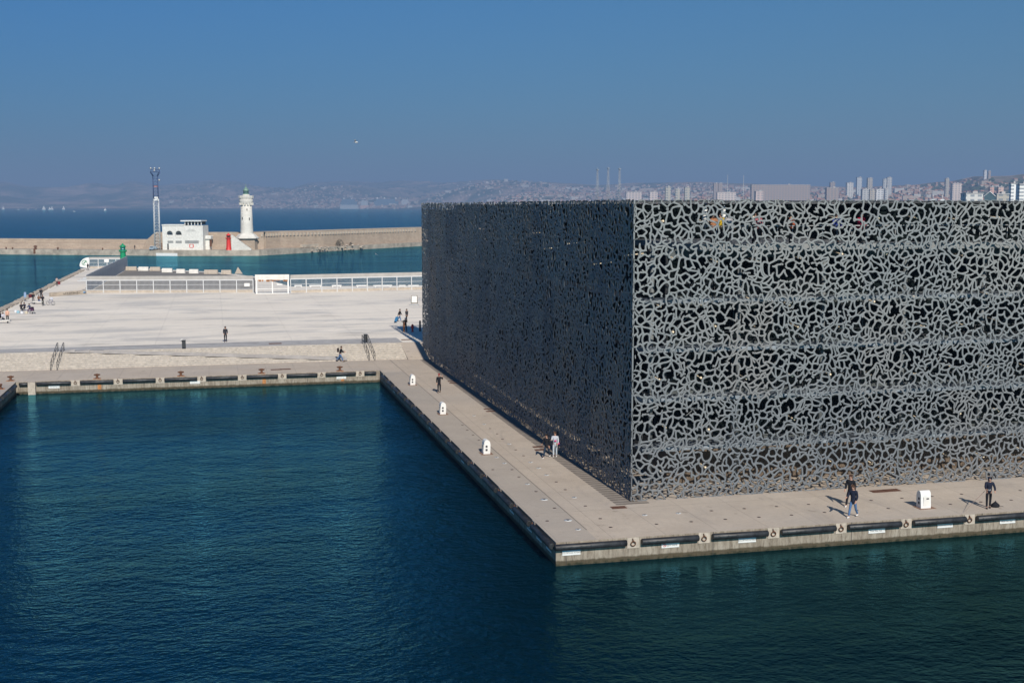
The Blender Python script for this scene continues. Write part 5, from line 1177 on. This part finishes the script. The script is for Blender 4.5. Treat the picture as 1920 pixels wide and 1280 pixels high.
p = P(773.5, 622, EZ); o = empty('fire_hydrant', p, 0, 'red fire hydrant in the museum shadow', 'hydrant'); q = B(); q.lathe([(.2, 0), (.2, .06), (.13, .08), (.12, .62), (.17, .64), (.17, .7), (.15, .9), (.08, .98), (.04, 1.02)], n=14); q.build('body', MRED, o); q = B(); q.tube([(-.22, 0, .55), (.22, 0, .55)], .07, 8); q.tube([(0, 0, .5), (0, -.22, .5)], .08, 8); q.build('outlet', MRED, o)
p = P(787.6, 621, EZ); q = B(); q.lathe([(.13, 0), (.12, 1.35), (.09, 1.4)], n=12); tag(q.build('black_post', MDARK, None, p), 'black post touching the museum edge, right of the hydrant', 'post')
p = P(777, 572.5, EZ); o = empty('notice_board', p, -YAW, 'white notice board in a dark frame standing near the museum', 'sign board'); kb = 1.0
q = B(); q.box((0, 0, 1.0), (1.05, .06, 1.3)); q.build('frame', M('brown_frame', (.12, .10, .07), .7, .2, 5), o); q = B(); q.box((0, -.04, 1.02), (.88, .02, 1.1)); q.build('sheet', MWHITE, o)
q = B(); q.box((0, 0, .08), (1.6, .5, .14)); q.tube([(-.45, 0, .1), (-.8, .4, 1.2)], .03, 5); q.tube([(.45, 0, .1), (.85, .4, 1.2)], .03, 5); q.build('foot', MSTEEL, o)
# group on the left pier edge
def seat_pose(**k): return dict(legs=((80, 80), (75, 70)), arms=((40, 8, 50), (30, 8, 60)), sit=.45, lean=8, **k)
person(P(62.5, 569, EZ), 160, 'person in dark jacket and grey trousers standing with maroon bag at the pier edge', BLK, GRY, BLK, 1.78, ((6, 0), (-8, 4)), ((10, 8, 20), (10, 8, 20)), 6, .02)
q = B(); q.box((0, 0, 0), (.5, .3, .62), 0, 0, .06); ob = q.build('maroon_bag', CM((.10, .02, .025)), None, P(62.5, 569, EZ) + Vector((-.45, 0, 1.3))); tag(ob, 'maroon bag held up at the sea side of the standing person', 'bag')
person(P(73, 567, EZ), 20, 'seated person in brown jacket with blue jeans on the pale bench', BRN, (.03, .07, .2), BLK, 1.7, **seat_pose())
person(P(77.5, 560, EZ), 180, 'tall person in black standing behind the pale bench', BLK, BLK, BLK, 1.8, ((3, 0), (-3, 2)), ((-25, 12, 10), (25, 12, 30)), 2, .05)
person(P(80.5, 573, EZ), 10, 'person in black top standing in front of the pale bench', BLK, (.05, .055, .05), BLK, 1.68, ((3, 2), (-3, 2)), ((30, 8, 70), (25, 8, 70)), 2, .04)
person(P(17, 587, EZ), 15, 'seated person in black on the ground, left of the two seated in the stroller group', BLK, BLK, BLK, 1.7, ((85, 60), (70, 90)), ((40, 8, 50), (30, 8, 60)), 8, .0, sit=.28) if False else None
person(P(40, 583, EZ), 20, 'person in black sitting on the ground, left in the stroller group', BLK, BLK, BLK, 1.7, **seat_pose())
person(P(46.5, 582, EZ), -20, 'person in navy sitting in the middle of the stroller group', NVY, BLK, BLK, 1.7, **seat_pose())
person(P(56, 584, EZ), -30, 'person in dark blue sitting next to the dark stroller', (.03, .05, .11), (.12, .08, .12), BLK, 1.65, **seat_pose())
person(P(14.5, 603, EZ), 10, 'person in peach top and black trousers standing by the pale bench at left edge', (.62, .38, .28), BLK, BLK, 1.72, ((6, 0), (-6, 6)), ((10, 8, 25), (10, 10, 30)), 2)
person(P(5.5, 602, EZ), 30, 'person in white top sitting on the bench at the left edge', (.5, .5, .56), BLK, BLK, 1.68, **seat_pose())
person(P(1, 600, EZ), -30, 'person in black sitting at the very left edge of the photo', BLK, BLK, BLK, 1.7, **seat_pose())
person(P(107, 536, EZ), 190, 'person in dark trousers standing with a red bag out on the pier edge', (.4, .32, .3), BLK, BLK, 1.7, ((3, 0), (-3, 2)), ((20, 8, 20), (10, 8, 20)), 2)
q = B(); q.box((0, 0, .3), (.55, .4, .6), 0, 0, .06); tag(q.build('red_bag', CM(REDc), None, P(110.5, 533, EZ)), 'dark red bag on the pier stones next to standing person', 'bag')
person(P(165, 507, EZ), 150, 'person in black walking beside the pier tip fence', BLK, BLK, BLK, 1.75, ((15, 4), (-15, 10)), ((10, 8, 20), (-10, 8, 20)), 2, .08)
c, an = along(247.5, 2, QZ); person(c, 30, 'lone dark figure standing on the breakwater right of the green tower', BLK, BLK, BLK, 1.75, ((10, 2), (-10, 8)), g0p and ((8, 8, 15), (-8, 8, 15)), 2, .08)
for px, py, lb in ((72, 570, 'pale stone bench under the seated group on the pier'), (5, 606, 'pale bench at the left edge of the esplanade')):
    p = P(px, py, EZ); o = empty('stone_bench', p, .1, lb, 'bench', 'pale benches'); q = B(); q.box((0, 0, .38), (1.9, .6, .14), 0, 0, .03); q.build('seat', MOFFW, o)
    for sx in (-.65, .65): q = B(); q.box((sx, 0, .16), (.16, .45, .3)); q.build('leg', MDARK, o)
def wheeled(p, rz, col, label, nm='stroller'):
    o = empty(nm, p, rz, label, 'stroller' if nm == 'stroller' else 'bicycle', None)
    q = B(); 
    if nm == 'stroller':
        q.add([(-.2, -.25, .45), (.2, -.25, .45), (.2, .2, .4), (-.2, .2, .4), (-.22, .3, .95), (.22, .3, .95), (.2, -.05, 1.05), (-.2, -.05, 1.05)], [(0, 1, 2, 3), (3, 2, 5, 4), (4, 5, 6, 7), (0, 3, 4, 7), (1, 6, 5, 2)]); q.build('seat', CM(col), o)
        q = B(); q.tube([(-.2, -.35, .12), (-.2, .35, .95), (-.2, .5, 1.0)], .015, 5); q.tube([(.2, -.35, .12), (.2, .35, .95), (.2, .5, 1.0)], .015, 5); q.tube([(-.2, .35, .12), (-.2, -.1, .6)], .015, 5); q.tube([(.2, .35, .12), (.2, -.1, .6)], .015, 5); q.tube([(-.2, .5, 1), (.2, .5, 1)], .02, 5); q.build('frame', MDARK, o)
        for sx in (-.22, .22):
            for sy in (-.35, .35): q = B(); q.tube([(sx - .02, sy, .12), (sx + .02, sy, .12)], .12, 12); q.build('wheel', MBLK, o)
    else:
        for sx in (-.5, .5): q = B(); q.tube([(sx + .32 * math.cos(t), 0, .34 + .32 * math.sin(t)) for t in [6.283 * k / 18 for k in range(19)]], .025, 5); q.build('wheel', MBLK, o)
        q = B(); 
        for a, b in (((-.5, 0, .34), (-.15, 0, .85)), ((-.15, 0, .85), (.05, 0, .34)), ((-.5, 0, .34), (.05, 0, .34)), ((.05, 0, .34), (.38, 0, .85)), ((-.15, 0, .8), (.38, 0, .85)), ((.5, 0, .34), (.36, 0, 1.0)), ((.36, -.25, 1.02), (.36, .25, 1.02))): q.tube([a, b], .02, 5)
        q.build('frame', CM(col), o); q = B(); q.box((-.17, 0, .9), (.22, .12, .05), 0, 0, .01); q.build('saddle', MDARK, o)
        q = B(); q.box((.25, 0, 1.1), (.4, .3, .4), 0, 0, .05); q.build('white_bags', CM((.55, .57, .62)), o)
wheeled(P(95, 572, EZ), -.5, (.10, .11, .22), 'bicycle hung with white bags right of the bench group', 'bicycle')
wheeled(P(61, 588, EZ), .6, (.09, .04, .09), 'dark plum stroller at the right of the sitting group')
for i, (px, py, c, lb) in enumerate(((29.5, 586, (.6, .62, .64), 'small white bag left of the sitting group'), (34, 587, (.25, .42, .5), 'pale blue bag in front of the sitting group'), (41, 588, (.6, .62, .66), 'white parcel in front of the black-clad sitter'), (49.5, 588, (.5, .45, .35), 'beige bag in the middle of the sitting group'))):
    q = B(); q.lathe([(.2, 0), (.26, .1), (.2, .3), (.06, .42)], n=9); tag(q.build('bag', CM(c), None, P(px, py, EZ)), lb, 'bag', 'bags of the sitting group')
q = B(); q.tube([(0, 0, 0), (0, 0, 1.5)], .03, 5); q.box((.18, 0, 1.15), (.36, .03, .9)); tag(q.build('pier_sign', M('faded_blue_sheet', (.2, .3, .45), .7, .2, 5), None, P(45.5, 565, EZ)), 'faded blue sign on a pole at the pier edge', 'sign')
# visitors and parasols on the roof terrace
TF = TZ
def tp(px, dep): r_, f_ = ray(px, 440); t_ = (FY0 + dep) / r_.y; return Vector((r_.x * t_, FY0 + dep, TF))
for px, c, lb in ((1337, (.35, .16, .08), 'visitor in brown on the roof terrace left of the yellow jacket'), (1351, (.5, .34, .02), 'visitor in bright yellow jacket on the museum roof terrace'), (1365, (.4, .4, .42), 'visitor in pale grey on the roof terrace right of the yellow jacket'), (1413, (.02, .05, .06), 'visitor in dark teal on the roof terrace'), (1420, (.35, .12, .14), 'visitor in dull red on the roof terrace'), (1483, (.30, .07, .03), 'visitor in orange on the museum roof terrace'), (1569, (.05, .08, .35), 'visitor in blue behind the upper lattice'), (1613, (.45, .01, .05), 'visitor in crimson behind the upper lattice')):
    person(tp(px, 1.9 if px < 1500 else 1.2), random.uniform(-60, 60), lb, c, BLK, BLK, 1.75, ((5, 2), (-5, 5)), ((20, 8, 40), (10, 8, 30)), 3, group='visitors on the roof terrace', sub=0)
for i, px in enumerate((1322, 1357)):
    p = tp(px, 3.2); o = empty('closed_parasol', p, 0, ('left' if i == 0 else 'right') + ' white closed parasol on the museum roof terrace', 'parasol', 'closed parasols on the roof terrace')
    q = B(); q.tube([(0, 0, 0), (0, 0, 2.35)], .03, 6); q.build('pole', MSTEEL, o); q = B(); q.lathe([(.10, 1.2), (.24, 1.25), (.17, 1.7), (.09, 1.95), (.13, 2.05), (.05, 2.2), (.02, 2.35)], n=10); q.build('canopy', MWHITE, o)
    q = B(); q.lathe([(.3, 0), (.3, .08), (.05, .1)], n=12); q.build('base', MDARK, o)
# gulls
def gull(loc, span, rz, roll, label):
    o = empty('gull', loc, rz, label, 'bird', 'gulls over the harbour'); q = B()
    q.tube([(0, -.26, 0), (0, -.18, .02), (0, 0, 0), (0, .16, 0), (0, .28, 0)], [.02, .05, .075, .05, .015], 8); q.build('body', MWHITE, o)
    for sx in (-1, 1):
        q = B(); q.add([(sx * .04, -.08, .02), (sx * .35 * span, -.12, .16), (sx * .72 * span, .04, .06), (sx * .35 * span, .06, .15), (sx * .04, .1, .02), (sx * .35 * span, -.03, .19)], [(0, 1, 5), (1, 2, 5), (2, 3, 5), (3, 4, 5), (4, 0, 5), (0, 1, 2, 3, 4)]); q.build('wing', M('gull_grey', (.55, .56, .58), .7, .1, 5), o)
    o.rotation_euler = (0, roll, rz)
gull(D(667, 267, 140), 1.0, 1.2, .3, 'gull gliding in the sky left of the museum')
gull(D(704.5, 476.5, 260), 1.2, .4, .7, 'white gull flying low over the harbour water')
p = P(340, 640, EZ); o = empty('gull', p + Vector((0, 0, .12)), 1.0, 'small gull standing on the esplanade by the left bin', 'bird'); q = B(); q.tube([(0, -.2, .16), (0, -.14, .14), (0, 0, .08), (0, .22, .06)], [.03, .05, .08, .02], 8); q.build('body', MWHITE, o); q = B(); q.tube([(-.03, 0, -.12), (-.03, 0, .04)], .01, 4); q.tube([(.03, 0, -.12), (.03, 0, .04)], .01, 4); q.build('legs', MDARK, o)

# ------------------------------------------------------------------ air
hz_m = bpy.data.materials.new('haze'); hz_m.use_nodes = True; t_ = hz_m.node_tree; t_.nodes.clear()
ov = t_.nodes.new('ShaderNodeOutputMaterial'); pv = t_.nodes.new('ShaderNodeVolumePrincipled')
pv.inputs['Color'].default_value = (0.32, 0.485, 0.75, 1); pv.inputs['Density'].default_value = 0.000175; pv.inputs['Anisotropy'].default_value = 0.0
t_.links.new(pv.outputs[0], ov.inputs['Volume'])
s = B(); s.box((0, 11500, 230), (46000, 27000, 480)); ho = s.build('haze', hz_m); tag(ho, 'pale blue sea haze over the whole bay', None, None, 'stuff')
